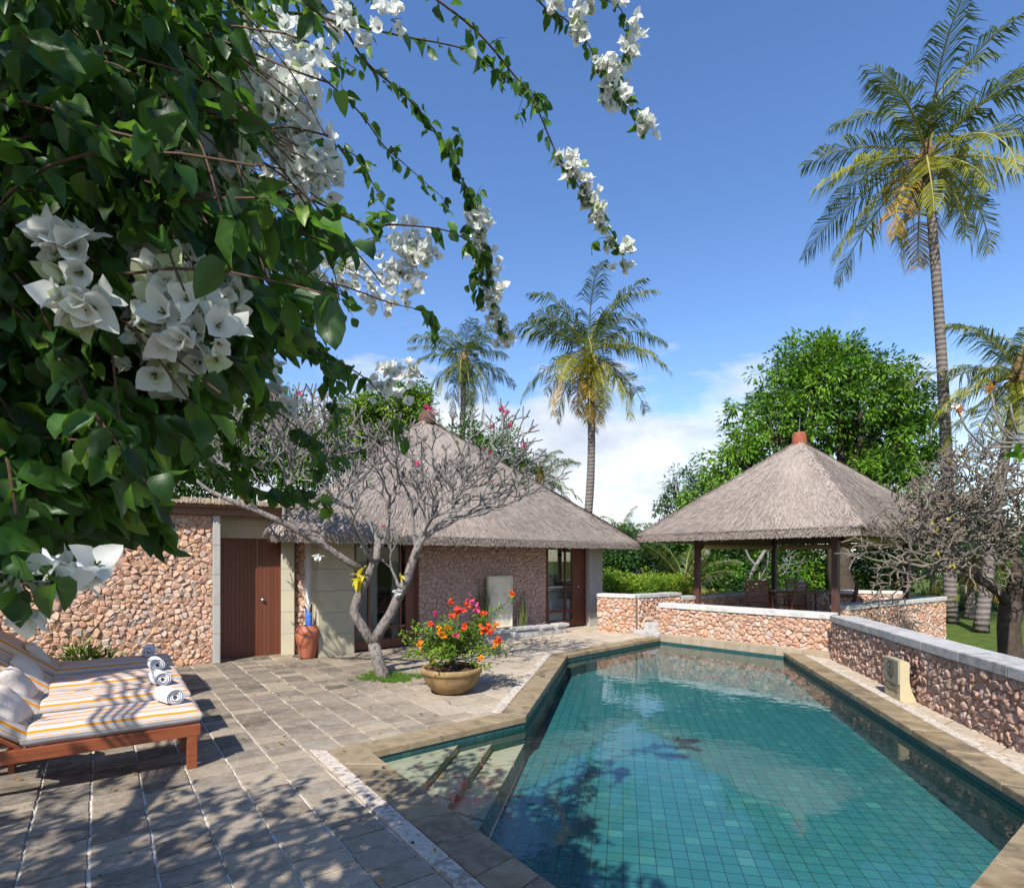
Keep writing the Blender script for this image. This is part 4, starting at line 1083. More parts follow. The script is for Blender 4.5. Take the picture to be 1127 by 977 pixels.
for i in range(kx):
    a, b, c = 1 + i, 1 + kx + i, 1 + (i + 1) % kx
    for p, q in ((a, b), (b, c)):
        mb.add([vs[p], vs[q], vs[q] - V3((0, 0, .15)), vs[p] - V3((0, 0, .15))], [(0, 1, 2, 3)])
mb.build('canopy', MT['white'], t)
mb = MB(); mb.tube([pb_, ap], .024, 10); mb.build('pole', MT['lounger_wood'], t)
mb = MB(); mb.lathe([(.0, 0), (.26, 0), (.26, .06), (.05, .10), (.04, .3), (0, .3)], pb_, 20); mb.build('base', MT['cement'], t)
# worn carved lines below the emblem (too weathered to read)
mb = MB(); rr_ = random.Random(12)
for z, n_, w_ in ((.215, 5, .22), (.165, 4, .17), (.095, 8, .30)):
    for j in range(n_):
        x = -w_ / 2 + w_ * (j + .5) / n_; h_ = .018 if z > .1 else .012
        for _ in range(3):
            x0, x1 = x + rr_.uniform(-.014, .014), x + rr_.uniform(-.014, .014); z0, z1 = z + rr_.uniform(-h_, h_), z + rr_.uniform(-h_, h_)
            mb.tube([(x0, .0025, z0), (x1, .0025, z1)], .0035, 4)
mb.build('inscription', MT['carved'], mk, False, False)

# ------------------------------------------------------------------ plant helpers
def leaf(mb, p, a, nrm, l, w, mat=0, fold=.22, droop=.15, heart=True, wav=0.0):
    """one folded leaf blade from p along a"""
    a = a.normalized(); c = a.cross(nrm)
    if c.length < 1e-4: c = a.orthogonal()
    c.normalize(); n = c.cross(a)
    ts = (0, .14, .34, .58, .82, 1); hw = (0, .35, .50, .45, .23, 0) if heart else (0, .2, .40, .46, .30, 0); st = (0, .05, .27, .56, .83, 1) if heart else ts
    def pt(t, x, up): return p + a * (l * t) + c * (w * x) + n * (l * (up - droop * t * t))
    vs = [pt(t, 0, 0) for t in ts]
    for sg in (1, -1):
        for k in (1, 2, 3, 4): vs.append(pt(st[k], sg * hw[k], fold * hw[k] * 2 + wav * (1 if k % 2 else -1) * sg))
    mb.add(vs, [(0, 6, 1), (1, 6, 7, 2), (2, 7, 8, 3), (3, 8, 9, 4), (4, 9, 5), (0, 1, 10), (1, 2, 11, 10), (2, 3, 12, 11), (3, 4, 13, 12), (4, 5, 13)], mat)
def rvec(r):
    while True:
        v = V3((r.uniform(-1, 1), r.uniform(-1, 1), r.uniform(-1, 1)))
        if .05 < v.length < 1: return v.normalized()
def quadleaf(mb, p, a, n, l, w, mat=0):
    a = a.normalized(); c = a.cross(n); c = c.normalized() if c.length > 1e-4 else a.orthogonal().normalized()
    n2 = c.cross(a)
    mb.add([p, p + a * l * .5 + c * w * .5 + n2 * l * .06, p + a * l - n2 * l * .12, p + a * l * .5 - c * w * .5 + n2 * l * .06], [(0, 1, 2, 3)], mat)

def blossom(mb, p, ax, r, size, mat=0, open_=.75):
    ax = ax.normalized(); u = ax.orthogonal().normalized(); v = ax.cross(u); o = r.uniform(0, 6.28)
    op = open_ * r.uniform(.7, 1.25)
    for k in range(3):
        an = o + k * 2.094 + r.uniform(-.2, .2); rad = u * math.cos(an) + v * math.sin(an)
        d = (ax * math.cos(op) + rad * math.sin(op)).normalized()
        leaf(mb, p, d, (ax * .8 - rad).normalized(), size * r.uniform(.85, 1.15), size * r.uniform(.80, 1.0), mat, r.uniform(.05, .2), r.uniform(-.25, .35), True, r.uniform(-.06, .06))
    for k in range(2):
        an = o + 1 + k * 2.1; rad = u * math.cos(an) + v * math.sin(an)
        mb.tube([p, p + ax * size * .35 + rad * size * .1], [size * .03, size * .045], 4, 1)

def palm(name, label, base, top, r0, r1, fl, n, seed, group='coconut palms', yellow=.25, lean=(0, 0), e_lo=-50, dry=.12):
    r = random.Random(seed); base, top = V3(base), V3(top)
    t = thing(name, label, 'palm tree', base, 0, group)
    mb = MB(); pts = []; rad = []
    for i in range(15):
        f = i / 14; p = base.lerp(top, f) + V3((lean[0], lean[1], 0)) * math.sin(math.pi * f)
        pts.append(p); rad.append((r0 + (r1 - r0) * f) * (1.18 if i == 0 else 1) * (1 + r.uniform(-.03, .03)))
    mb.tube(pts, rad, 14); tr = mb.build('trunk', MT['bark_palm'], t, True)
    mb = MB(); mb.lathe([(r1 * 1.0, -.5), (r1 * 1.5, -.15), (r1 * 1.9, .15), (r1 * 1.2, .5), (0, .75)], top, 12)
    for _ in range(16):
        a = r.uniform(0, 6.28); d = V3((math.cos(a), math.sin(a), r.uniform(-.3, .5))).normalized(); mb.tube([top, top + d * fl * .12, top + d * fl * .2 - V3((0, 0, .1))], [.03, .02, .008], 4)
    mb.build('crown_heart', MT['husk'], t, True)
    if fl > 1.5:
        mb = MB()
        for _ in range(7):
            a = r.uniform(0, 6.28); q = top + V3((math.cos(a) * .26, math.sin(a) * .26, -.12 - r.uniform(0, .22)))
            mb.lathe([(0, -.11), (.07, -.08), (.095, 0), (.07, .08), (0, .11)], q, 8)
        mb.build('coconuts', MT['frond_lime'], t, True)
    for i in range(n):
        f = i / (n - 1); az = i * 2.39996 + r.uniform(-.25, .25)
        e0 = R(84 + (e_lo - 84) * f ** .95 + r.uniform(-12, 12)); bend = R(r.uniform(48, 95) - 18 * f)
        L = fl * (r.uniform(.84, 1.08)) * (1.06 - .18 * (f > .85)); mb = MB()
        m = 'frond'
        if f > .55 and r.random() < yellow * 1.6: m = 'frond_lime'
        if f > .72 and r.random() < dry * 2.5: m = 'frond_dry'
        twist = r.uniform(-.5, .5); swing = r.uniform(-.35, .35)
        pts = []; tg = []; p = top + V3((0, 0, .05)); N = 16; ang = e0
        for k in range(N + 1):
            q = k / N; el = e0 - bend * q ** 1.35; azz = az + swing * q * q
            d = V3((math.cos(el) * math.cos(azz), math.cos(el) * math.sin(azz), math.sin(el)))
            if k: p = p + d * (L / N)
            pts.append(p); tg.append(d)
        mb.tube(pts, [.035 * fl / 4 * (1 - .85 * k / N) + .004 for k in range(N + 1)], 5, 1)
        nl = 66; grp = 0; off = 0; lift_ = 0; torn = False
        for k in range(nl):
            q = .13 + .86 * k / nl; x = q * N; i0 = min(N - 1, int(x)); fr = x - i0
            pp = pts[i0].lerp(pts[i0 + 1], fr); d = tg[i0].lerp(tg[i0 + 1], fr).normalized()
            sd = d.cross(V3((0, 0, 1)))
            if sd.length < .05: sd = V3((math.sin(az), -math.cos(az), 0))
            sd.normalize(); upn = sd.cross(d)
            sd = (sd * math.cos(twist * q) + upn * math.sin(twist * q)).normalized()
            if k >= grp: grp = k + r.randint(3, 8); off = r.uniform(-.35, .35); lift_ = r.uniform(-.35, .2); torn = r.random() < .10
            if torn and q > .3: continue
            ll = fl * .30 * (math.sin(math.pi * min(1, .16 + .80 * q)) ** .7) * r.uniform(.8, 1.1)
            for s in (-1, 1):
                if r.random() < .06: continue
                dr = (sd * s * r.uniform(.6, .9) + d * (.35 + .55 * q + off) + V3((0, 0, r.uniform(-.05, .15) + lift_))).normalized()
                dn = (dr + V3((0, 0, -r.uniform(.9, 1.9)))).normalized()
                wv = d * (.022 * fl / 4 * r.uniform(.8, 1.2))
                m1 = pp + dr * ll * .5; e1 = m1 + dn * ll * .55
                b = len(mb.v); mb.add([pp - wv * .6, pp + wv * .6, m1 + wv, m1 - wv, e1], [(0, 1, 2, 3), (3, 2, 4)], 0)
        fo = mb.build('frond', [MT[m], MT['rachis']], t)
        if m == 'frond_dry': fo['label'] = 'dry orange-yellow frond'
    return t

def crown(mb, blobs, n_clump, per, lsize, seed, mats=1, droop=.35, shell=.55, narrow=.45):
    r = random.Random(seed); vol = [b[1].x * b[1].y * b[1].z for b in blobs]; tot = sum(v ** .67 for v in vol)
    for (c, rad), v in zip(blobs, vol):
        for _ in range(max(3, int(n_clump * v ** .67 / tot))):
            d = rvec(r); k = r.uniform(shell, 1.05) * (1 + .22 * mnoise.noise(d * 2.3 + c))
            cp = c + V3((d.x * rad.x, d.y * rad.y, d.z * rad.z)) * k
            cr = lsize * r.uniform(1.0, 2.3); mt = r.randrange(mats)
            for _ in range(per):
                q = rvec(r); p = cp + q * cr * r.random() ** .5
                a = (q + d * .5 + V3((0, 0, -droop + r.uniform(-.3, .3)))).normalized()
                quadleaf(mb, p, a, (V3((0, 0, 1)) + rvec(r) * .7), lsize * r.uniform(.7, 1.3), lsize * narrow * r.uniform(.7, 1.3), mt)
def limb_tree(t, base, h, r0, blobs, mat, seed, nl=2):
    r = random.Random(seed); mb = MB(); base = V3(base); fork = base + V3((r.uniform(-.1, .1) * h, r.uniform(-.05, .05) * h, h))
    mid = base.lerp(fork, .5) + V3((r.uniform(-.06, .06) * h, 0, 0))
    mb.tube([base, base + V3((0, 0, h * .12)), mid, fork], [r0 * 1.5, r0 * 1.1, r0 * .92, r0 * .8], 10)
    for c, rad in blobs:
        for _ in range(nl):
            e = c + V3((r.uniform(-.5, .5) * rad.x, r.uniform(-.5, .5) * rad.y, r.uniform(-.3, .7) * rad.z)); m = fork.lerp(e, .5) + rvec(r) * (e - fork).length * .12
            mb.tube([fork - V3((0, 0, .1)), m, e], [r0 * .5, r0 * .28, r0 * .06], 6)
            for _ in range(3):
                e2 = e + rvec(r) * rad.x * .5; mb.tube([m.lerp(e, r.uniform(.2, .9)), e2], [r0 * .12, r0 * .03], 5)
    return mb.build('trunk', mat, t, True)
def tree(name, label, cat, base, h, r0, blobs, n_clump, per, ls, mats, seed, bark='bark_grey', group=None, droop=.35, narrow=.45, nl=2):
    t = thing(name, label, cat, base, 0, group); blobs = [(V3(c), V3(r_)) for c, r_ in blobs]
    limb_tree(t, base, h, r0, blobs, MT[bark], seed, nl)
    mb = MB(); crown(mb, blobs, n_clump, per, ls, seed, len(mats), droop, .5, narrow); mb.build('crown', [MT[m] for m in mats], t); return t
def shrub(name, label, base, blobs, n_clump, per, ls, mats, seed, group=None, cat='shrub', droop=.1, narrow=.45):
    t = thing(name, label, cat, base, 0, group); blobs = [(V3(c), V3(r_)) for c, r_ in blobs]
    mb = MB(); r = random.Random(seed); b = V3(base)
    for c, rad in blobs:
        for _ in range(5):
            e = c + V3((r.uniform(-.6, .6) * rad.x, r.uniform(-.6, .6) * rad.y, r.uniform(-.2, .6) * rad.z)); g = V3((c.x + (b.x - c.x) * .3, c.y, b.z))
            mb.tube([g, g.lerp(e, .5) + rvec(r) * .05, e], [.03, .02, .006], 5)
    mb.build('stems', MT['bark_dark'], t)
    mb = MB(); crown(mb, blobs, n_clump, per, ls, seed + 1, len(mats), droop, .35, narrow); mb.build('foliage', [MT[m] for m in mats], t); return t

def fork(mb, p, d, L, r, depth, rg, up, shrink=.8, spread=(28, 46), tips=None, wob=.10, three=.35):
    d = d.normalized(); m = p + d * L * .5 + rvec(rg) * L * wob; e = p + d * L + V3((0, 0, up * L * .25))
    r2 = max(.0105, r * .78)
    mb.tube([p - d * r * .5, m, e], [r, (r + r2) / 2, r2 * (1.0 if depth else .9)], 6 if r > .02 else 5)
    if depth == 0:
        if tips is not None: tips.append((e, (e - m).normalized()))
        return
    k = 3 if rg.random() < three else 2; a0 = rg.uniform(0, 6.28); dd = (e - m).normalized(); u = dd.orthogonal().normalized(); v = dd.cross(u)
    for i in range(k):
        an = a0 + i * 2 * math.pi / k + rg.uniform(-.4, .4); tl = R(rg.uniform(*spread))
        nd = dd * math.cos(tl) + (u * math.cos(an) + v * math.sin(an)) * math.sin(tl); nd.z += up
        if up > .07: nd.z = max(nd.z, .10)
        fork(mb, e, nd, L * shrink * rg.uniform(.75, 1.2), r2 * .86, depth - 1 if rg.random() > .12 or depth < 2 else depth - 2, rg, up, shrink, spread, tips, wob, three)

# ------------------------------------------------------------------ left frangipani
rg = random.Random(77)
def fp(px, py, y=8.21): return PX(px, py, y)
fb_ = G(421, 745)
fr = thing('frangipani_tree', 'bare grey frangipani with a forked leaning trunk in front of the bungalow', 'tree', (fb_.x, fb_.y, 0))
mb = MB(); Yb = fb_.y
mb.tube([V3((fb_.x + .02, Yb, -.05)), V3((fb_.x, Yb, .05)), fp(416, 728, Yb), fp(411, 707, Yb)], [.115, .10, .088, .085], 12)
mb.tube([fp(413, 712, Yb), fp(399, 690, Yb), fp(389.5, 673, Yb), fp(393, 660, Yb), fp(399, 646, Yb), fp(408, 628, Yb - .05), fp(415, 612, Yb - .05), fp(416, 596, Yb)], [.08, .072, .072, .07, .066, .062, .055, .052], 10)
mb.tube([fp(410, 710, Yb), fp(419, 692, Yb), fp(429, 677, Yb), fp(441, 651, Yb), fp(449, 634, Yb), fp(454, 618, Yb), fp(462, 596, Yb)], [.078, .074, .070, .068, .066, .062, .054], 10)
mb.build('trunk', MT['bark_grey'], fr, True)
mb = MB(); side = [fp(399, 627, Yb - .05), fp(380, 616, Yb - .15), fp(354, 598, Yb - .3), fp(330, 585, Yb - .42), fp(312, 575, Yb - .5), fp(285, 563, Yb - .6), fp(261, 554, Yb - .7), fp(231, 540, Yb - .8)]
mb.tube(side, [.058, .05, .048, .045, .043, .038, .033, .026], 9); mb.build('limb', MT['bark_grey'], fr, True)
tips = []
def seeds(name, lst):
    mb = MB()
    for (p, d, L, r, dep, up) in lst: fork(mb, p, V3(d), L * .92, r * .9, dep, rg, up, .79, (24, 42), tips)
    mb.build(name, MT['bark_pale'], fr)
seeds('branch', [(side[-1], (-.7, -.1, .6), .42, .024, 5, .14), (side[-2], (-.2, .5, .8), .48, .026, 6, .14), (side[-3], (-.4, -.5, .75), .48, .026, 5, .14), (side[-4], (.1, .1, .9), .5, .028, 6, .14)])
seeds('branch', [(side[4], (.0, .3, 1), .55, .030, 5, .16), (side[3], (-.3, -.4, .9), .5, .030, 5, .14), (side[2], (.1, .4, .9), .55, .032, 5, .16)])
seeds('branch', [(fp(416, 597, Yb), (-.5, .1, .8), .62, .044, 6, .10), (fp(415, 607, Yb), (.25, .4, .9), .55, .04, 6, .10), (fp(412, 620, Yb), (-.2, -.7, .6), .5, .036, 5, .10)])
seeds('branch', [(fp(461, 598, Yb), (.75, .1, .65),   .62, .044, 6, .09), (fp(459, 604, Yb), (-.2, .4, .9), .55, .042, 6, .10), (fp(455, 615, Yb), (.5, -.6, .7), .5, .034, 6, .12)])
seeds('branch', [(fp(440, 652, Yb), (-.35, .1, .9), .4, .026, 3, .14), (fp(462, 598, Yb), (.8, .5, .55), .62, .036, 6, .10), (fp(458, 600, Yb), (.5, .2, .9), .5, .036, 6, .10)])
mb = MB(); 
for (e, d) in rg.sample(tips, min(len(tips), 26)):
    for _ in range(3): leaf(mb, e, (d + rvec(rg) * .8), V3((0, 0, 1)), rg.uniform(.05, .10), .035, 0, .2, .1, False)
mb.build('young_leaves', MT['leaf_big'], fr)
mb = MB()
for (e, d) in rg.sample(tips, min(len(tips), 12)):
    for _ in range(5): leaf(mb, e, (d + rvec(rg) * 1.0), d, .045, .035, 0, .2, .1, False)
mb.build('blossoms', MT['pink'], fr)
def orchid(name, label, p, mat, n, l, w, seed, cat='orchid'):
    r = random.Random(seed); t = thing(name, label, cat, p, 0); mb = MB()
    for i in range(n):
        d = (rvec(r) + V3((0, -.9, .15))).normalized()
        leaf(mb, V3(p) + rvec(r) * l * .25, d, V3((0, 0, 1)), l * r.uniform(.8, 1.2), w, 0, .2, .5, False)
    mb.build('petals' if mat != 'yellow_leaf' else 'leaves', MT[mat], t)
    mb = MB(); mb.tube([V3(p) + V3((0, .06, -.04)), p], [.02, .01], 6); mb.build('stem', MT['reed'], t)
orchid('epiphyte', 'tuft of bright yellow leaves growing on the left trunk of the bare frangipani', fp(398, 637, Yb - .10), 'yellow_leaf', 11, .19, .06, 1, 'epiphyte')
orchid('epiphyte', 'few small yellow-green leaves on the right trunk of the bare frangipani', fp(440, 633, Yb - .08), 'yellow_leaf', 4, .11, .03, 2, 'epiphyte')
for k, (x, y) in enumerate(((433, 645), (436, 653), (441, 658), (444, 648))):
    pass
orchid('orchid', 'spray of white orchid flowers fixed to the right trunk of the bare frangipani', fp(438, 651, Yb - .12), 'bract', 46, .065, .055, 3)
orchid('orchid', 'single white orchid flower hanging from the left limb of the frangipani, beside the gate', fp(350, 612, Yb - .35), 'bract', 14, .07, .05, 4)
# grass around the foot
mb = MB(); r = random.Random(9); gc = V3((fb_.x + .10, fb_.y - .02, 0))
for _ in range(5200):
    x, y = r.uniform(-.40, .40), r.uniform(-.34, .34)
    if (abs(x) > .30 or abs(y) > .25) and mnoise.noise(V3((x * 9, y * 9, 1))) < .05: continue
    p = gc + AX * y * 1.0 + AXN * x * 1.15; h = r.uniform(.015, .06) * (1.7 if r.random() < .12 else 1); d = (V3((0, 0, 1)) + rvec(r) * .6).normalized(); s = rvec(r); s.z = 0; s = s.normalized() * .004 if s.length > .01 else V3((.004, 0, 0))
    mb.add([p - s, p + s, p + d * h], [(0, 1, 2)])
b = len(mb.v); o = mb.build('grass_patch', MT['grass']); kind(o, 'stuff'); tag(o, 'small patch of green grass in the paving at the foot of the frangipani', 'grass')

# ------------------------------------------------------------------ right frangipani
rg = random.Random(5); tips = []
rb = V3((8.27, 9.5, -.36)); rf_ = thing('frangipani_tree', 'bare ochre-twigged frangipani with a tangled low crown at the right edge, behind the pool wall', 'tree', rb)
fk = PX(1113, 655, 9.5)
mb = MB(); mb.tube([rb - V3((0, 0, .05)), PX(1112, 720, 9.5), PX(1110, 690, 9.5), PX(1113, 668, 9.5), fk], [.20, .165, .155, .165, .13], 12)
mb.tube([PX(1113, 668, 9.5), PX(1100, 652, 9.45), PX(1082, 640, 9.4), PX(1066, 632, 9.35)], [.11, .075, .065, .055], 8)
mb.tube([PX(1112, 662, 9.5), PX(1120, 630, 9.5), PX(1116, 600, 9.5)], [.11, .08, .065], 8)
mb.tube([PX(1113, 664, 9.5), PX(1140, 640, 9.3), PX(1170, 600, 9.2)], [.1, .07, .06], 8)
mb.build('trunk', MT['bark_dark'], rf_, True)
def seeds2(lst):
    mb = MB()
    for (p, d, L, r, dep, up) in lst: fork(mb, p, V3(d), L, r, dep, rg, up, .80, (28, 56), tips, .14, .5)
    mb.build('branch', MT['bark_ochre'], rf_)
a, b, c = PX(1066, 632, 9.35), PX(1116, 600, 9.5), PX(1170, 600, 9.2); a2 = PX(1084, 641, 9.4)
seeds2([(a, (-.9, .2, .10), .50, .042, 6, .0), (a, (-.5, -.5, .5), .42, .038, 6, .04), (a2, (-.2, .6, .6), .45, .036, 6, .04)])
seeds2([(b, (-.8, -.1, .5), .50, .044, 6, .02), (b, (-.45, .4, .7), .50, .042, 6, .04), (b, (.3, -.3, .8), .45, .04, 6, .05), (b, (-.7, -.5, .2), .5, .04, 6, .0)])
seeds2([(c, (-.6, -.1, .6), .45, .04, 6, .03), (c, (.5, .2, .6), .45, .04, 4, .03)])
seeds2([(b, (-.9, .3, .3), .52, .04, 6, .03), (PX(1105, 625, 9.5), (-.6, -.6, .7), .5, .04, 6, .03), (PX(1120, 560, 9.6), (-.5, .1, .8), .45, .035, 6, .04), (a, (-.6, .5, .8), .5, .036, 6, .03)])
seeds2([(a, (-1, -.1, .35), .55, .038, 5, .02)])
mb = MB()
for (e, d) in rg.sample(tips, min(len(tips), 45)):
    for _ in range(3): leaf(mb, e, d + rvec(rg) * .8, V3((0, 0, 1)), .07, .04, 0, .2, .1, False)
mb.build('young_leaves', MT['yellow_leaf'], rf_)
# flowering plumeria peeping in at the right edge
pp = PX(1150, 700, 7.9); pl_ = thing('plumeria_tree', 'pale curved plumeria branches with peach blossom heads at the right picture edge', 'tree', (pp.x, pp.y, -.36))
mb = MB(); j0 = PX(1165, 520, 7.9); mb.tube([V3((pp.x, pp.y, -.36)), PX(1158, 600, 7.9), j0], [.12, .10, .07], 9); mb.build('trunk', MT['bark_grey'], pl_, True)
mb = MB(); heads = []
for px_, py_, m1, m2 in ((1054, 452, (1150, 492), (1082, 492)), (1078, 470, (1150, 488), (1100, 487)), (1094, 455, (1150, 486), (1110, 482)), (1112, 444, (1150, 482), (1119, 476)), (1091, 432, (1140, 500), (1102, 470))):
    pts = [j0, PX(*m1, 7.85), PX(*m2, 7.8), PX(m2[0] * .35 + px_ * .65, m2[1] * .5 + py_ * .5, 7.8), PX(px_, py_, 7.8)]
    mb.tube(pts, [.026, .020, .015, .013, .012], 7); heads.append(pts[-1])
mb.build('branch', MT['bark_pale'], pl_, True)
r = random.Random(2)
for h in (heads[0], heads[-1]):
    mb = MB()
    for _ in range(16):
        leaf(mb, h + rvec(r) * .05 + V3((-.02, 0, .02)), (rvec(r) + V3((-.2, -.3, .8))), V3((0, 0, 1)), .09, .06, 0 if r.random() < .6 else 1, .2, .3, False)
    mb.build('flower_head', [MT['pillow'], MT['orange']], pl_)
mb = MB(); 
for k in range(7): leaf(mb, PX(1120, 504, 7.7), V3((math.cos(k * .9) , -.3, .25 + .3 * math.sin(k * .9))), V3((0, 0, 1)), .26, .09, 0, .2, .25, False)
mb.build('leaves', MT['leaf_big'], pl_)

# ------------------------------------------------------------------ palms
palm('coconut_palm', 'tallest coconut palm, its crown filling the top right corner of the sky', (13.95, 18.2, -.36), PX(1020, 176, 18), .19, .115, 4.0, 28, 101, yellow=.6, lean=(.15, 0), e_lo=-58, dry=.10)
palm('coconut_palm', 'coconut palm with drooping orange fronds rising between the bungalow and the pavilion', (2.95, 26, -.36), PX(648, 388, 26), .22, .14, 4.0, 32, 102, yellow=.6, lean=(.35, 0), e_lo=-72, dry=.22)
palm('coconut_palm', 'smaller distant coconut palm behind the peak of the bungalow roof', (-3.4, 36, -.36), PX(511, 398, 36), .26, .15, 3.8, 27, 103, yellow=.4, e_lo=-65)
palm('coconut_palm', 'lime-green coconut palm half cut off by the right picture edge', (13.1, 16, -.36), PX(1122, 416, 16), .17, .11, 2.75, 27, 104, yellow=.85, lean=(-.1, 0), e_lo=-55, dry=.04)
palm('coconut_palm', 'young low palm with yellow fronds beyond the lawn at the right', (15.6, 19.5, -.36), (15.6, 19.5, 1.1), .16, .12, 2.4, 18, 105, yellow=.85, e_lo=-25)
palm('coconut_palm', 'young bushy palm with yellow fronds behind the hedge between the two thatched roofs', (5.6, 18.6, -.36), (5.6, 18.6, .5), .14, .1, 2.0, 16, 106, yellow=.6, e_lo=5)
palm('areca_palm', 'dark green feathery palm above the right slope of the bungalow roof', (1.05, 20.5, -.36), PX(594, 530, 20.5), .12, .09, 1.7, 20, 107, None, yellow=.0, e_lo=-30, dry=0)
palm('areca_palm', 'low feathery palm top just above the right eave of the bungalow', (5.2, 27, -.36), PX(684, 592, 27), .12, .09, 1.6, 16, 108, None, yellow=.3, e_lo=-20, dry=0)

# ------------------------------------------------------------------ broadleaf trees and shrubs
def B(px, py, y, rx, rz, ry=None): return (PX(px, py, y), V3((rx * y / F_PX, ry or rx * y / F_PX * .9, rz * y / F_PX)))
tree('mango_tree', 'tall bright green spreading tree rising behind the pavilion roof', 'tree', (12.0, 20.5, -.36), 3.2, .42,
     [B(905, 440, 21, 78, 62), B(850, 470, 20.5, 58, 52), B(965, 450, 21, 62, 56), B(900, 405, 21, 52, 34), B(985, 495, 20.5, 48, 50), B(815, 515, 20, 40, 38), B(955, 540, 20, 60, 45), B(780, 545, 20, 30, 24)],
     860, 44, .19, ['leaf_big', 'leaf_sun', 'leaf_mid', 'leaf_big'], 201, 'bark_dark', None, .55, .42, 3)
tree('round_tree', 'small loose tree at the left edge of the pavilion roof against the cloud', 'tree', (7.4, 26, -.36), 3.0, .16,
     [B(752, 535, 26, 22, 20), B(735, 560, 26, 16, 14), B(770, 560, 26, 22, 20)], 120, 26, .16, ['leaf_dark', 'leaf_mid'], 202, 'bark_dark', None, .3, .42, 3)
tree('garden_tree', 'dense green tree behind the bungalow roof peak', 'tree', (-4.6, 22, -.36), 3.2, .24,
     [B(430, 452, 22, 38, 30), B(395, 470, 22, 40, 34), B(455, 445, 22, 22, 22)], 340, 34, .17, ['leaf_big', 'leaf_mid', 'leaf_lime'], 203, 'bark_dark', None, .4)
tree('garden_tree', 'broad green tree above the straw coping of the garden wall, at its right end', 'tree', (-7.6, 17.5, -.36), 2.4, .24,
     [B(300, 480, 17.5, 60, 50), B(345, 505, 17, 45, 40), B(250, 505, 17, 50, 40)], 420, 34, .15, ['leaf_mid', 'leaf_big', 'leaf_dark'], 204, 'bark_dark', None, .4)
tree('garden_tree', 'dark leafy tree above the garden wall at the left, mostly behind the white blossoms', 'tree', (-11.5, 16.5, -.36), 2.4, .26,
     [B(150, 480, 16.5, 70, 60), B(60, 470, 16.5, 70, 70), B(210, 520, 16, 50, 35)], 420, 34, .15, ['leaf_dark', 'leaf_mid'], 205, 'bark_dark', None, .4)
shrub('pink_bougainvillea', 'bush with scattered pink flowers behind the right slope of the bungalow roof', (-.2, 19.5, -.36), [B(545, 500, 19.5, 36, 34), B(515, 480, 19.5, 26, 26), B(565, 515, 19.5, 22, 20)], 210, 30, .12, ['leaf_big', 'leaf_mid', 'leaf_dark'], 211)
pbv = bpy.data.objects['pink_bougainvillea']; mb = MB(); r = random.Random(4)
for (x, y) in ((498, 492), (505, 494), (532, 496), (537, 502), (580, 491), (576, 493), (566, 523), (541, 498), (500, 497), (553, 450), (557, 452), (474, 450), (470, 448), (562, 470), (520, 510)):
    c = PX(x, y, 18.9)
    for _ in range(4): blossom(mb, c + rvec(r) * .07, rvec(r) + V3((0, -1, .3)), r, .11)
mb.build('flowers', [MT['pink'], MT['reed']], pbv)
shrub('clipped_hedge', 'bright yellow-green hedge between the bungalow and the pavilion', (3.9, 16.8, -.36), [B(676, 640, 16.6, 24, 13), B(712, 641, 16.8, 30, 12), B(745, 645, 17, 24, 11), B(690, 655, 16.6, 40, 16)], 420, 30, .075, ['leaf_lime', 'leaf_lime', 'leaf_big'], 212, None, 'hedge')
shrub('garden_shrub', 'dark glossy shrub under the right bungalow eave, behind the yellow hedge', (4.2, 19.5, -.36), [B(690, 606, 19.5, 38, 28), B(672, 620, 19.5, 24, 24), B(720, 608, 20, 34, 24)], 300, 30, .13, ['leaf_dark', 'leaf_mid'], 213)
shrub('garden_shrub', 'leafy green shrub seen left of the first pavilion post', (7.2, 21, -.36), [B(775, 615, 21, 44, 38), B(745, 602, 21, 30, 24), B(790, 640, 20, 40, 22)], 320, 32, .15, ['leaf_mid', 'leaf_dark', 'leaf_big'], 214)
shrub('garden_shrub', 'leafy shrub with pale sunlit leaves seen between the left and middle pavilion posts', (9.4, 21.5, -.36), [B(820, 615, 21.5, 46, 42), B(835, 645, 20.5, 40, 22), B(835, 600, 23, 56, 34)], 460, 32, .15, ['leaf_mid', 'leaf_big', 'leaf_dark'], 215)
shrub('garden_shrub', 'bright lime-leaved shrub seen through the pavilion beside its front post', (11.0, 22, -.36), [B(893, 615, 21.5, 26, 22), B(880, 640, 22, 46, 30), B(915, 640, 22, 26, 28)], 260, 32, .16, ['leaf_big', 'leaf_lime', 'leaf_mid'], 216)
shrub('garden_shrub', 'dark green shrub seen through the pavilion right of its front post', (14.2, 22, -.36), [B(965, 625, 22, 44, 34), B(985, 605, 21, 34, 28)], 260, 32, .15, ['leaf_dark', 'leaf_mid'], 217)
shrub('garden_shrub', 'dark bluish shrubbery beyond the lawn at the right edge', (17.5, 24, -.36), [B(1040, 672, 23, 30, 22), B(1070, 665, 23, 34, 26), B(1110, 665, 23, 40, 28)], 260, 32, .14, ['leaf_blue', 'leaf_dark'], 218)
shrub('garden_shrub', 'tall dark shrub mass behind the tangled bare tree at the right', (19.5, 27, -.36), [B(1015, 590, 26, 46, 56), B(1080, 600, 27, 50, 44), B(1050, 570, 28, 60, 56)], 420, 30, .18, ['leaf_dark', 'leaf_blue', 'leaf_mid'], 219)
shrub('garden_fern', 'small green plant between the loungers and the stone garden wall', (-6.0, 8.0, 0), [(V3((-6.0, 8.0, .22)), V3((.32, .2, .22))), (V3((-5.75, 8.1, .15)), V3((.22, .15, .15)))], 70, 12, .11, ['leaf_mid', 'leaf_lime'], 220, None, 'plant', -.4, .22)
mb = MB(); r = random.Random(33); bl = []
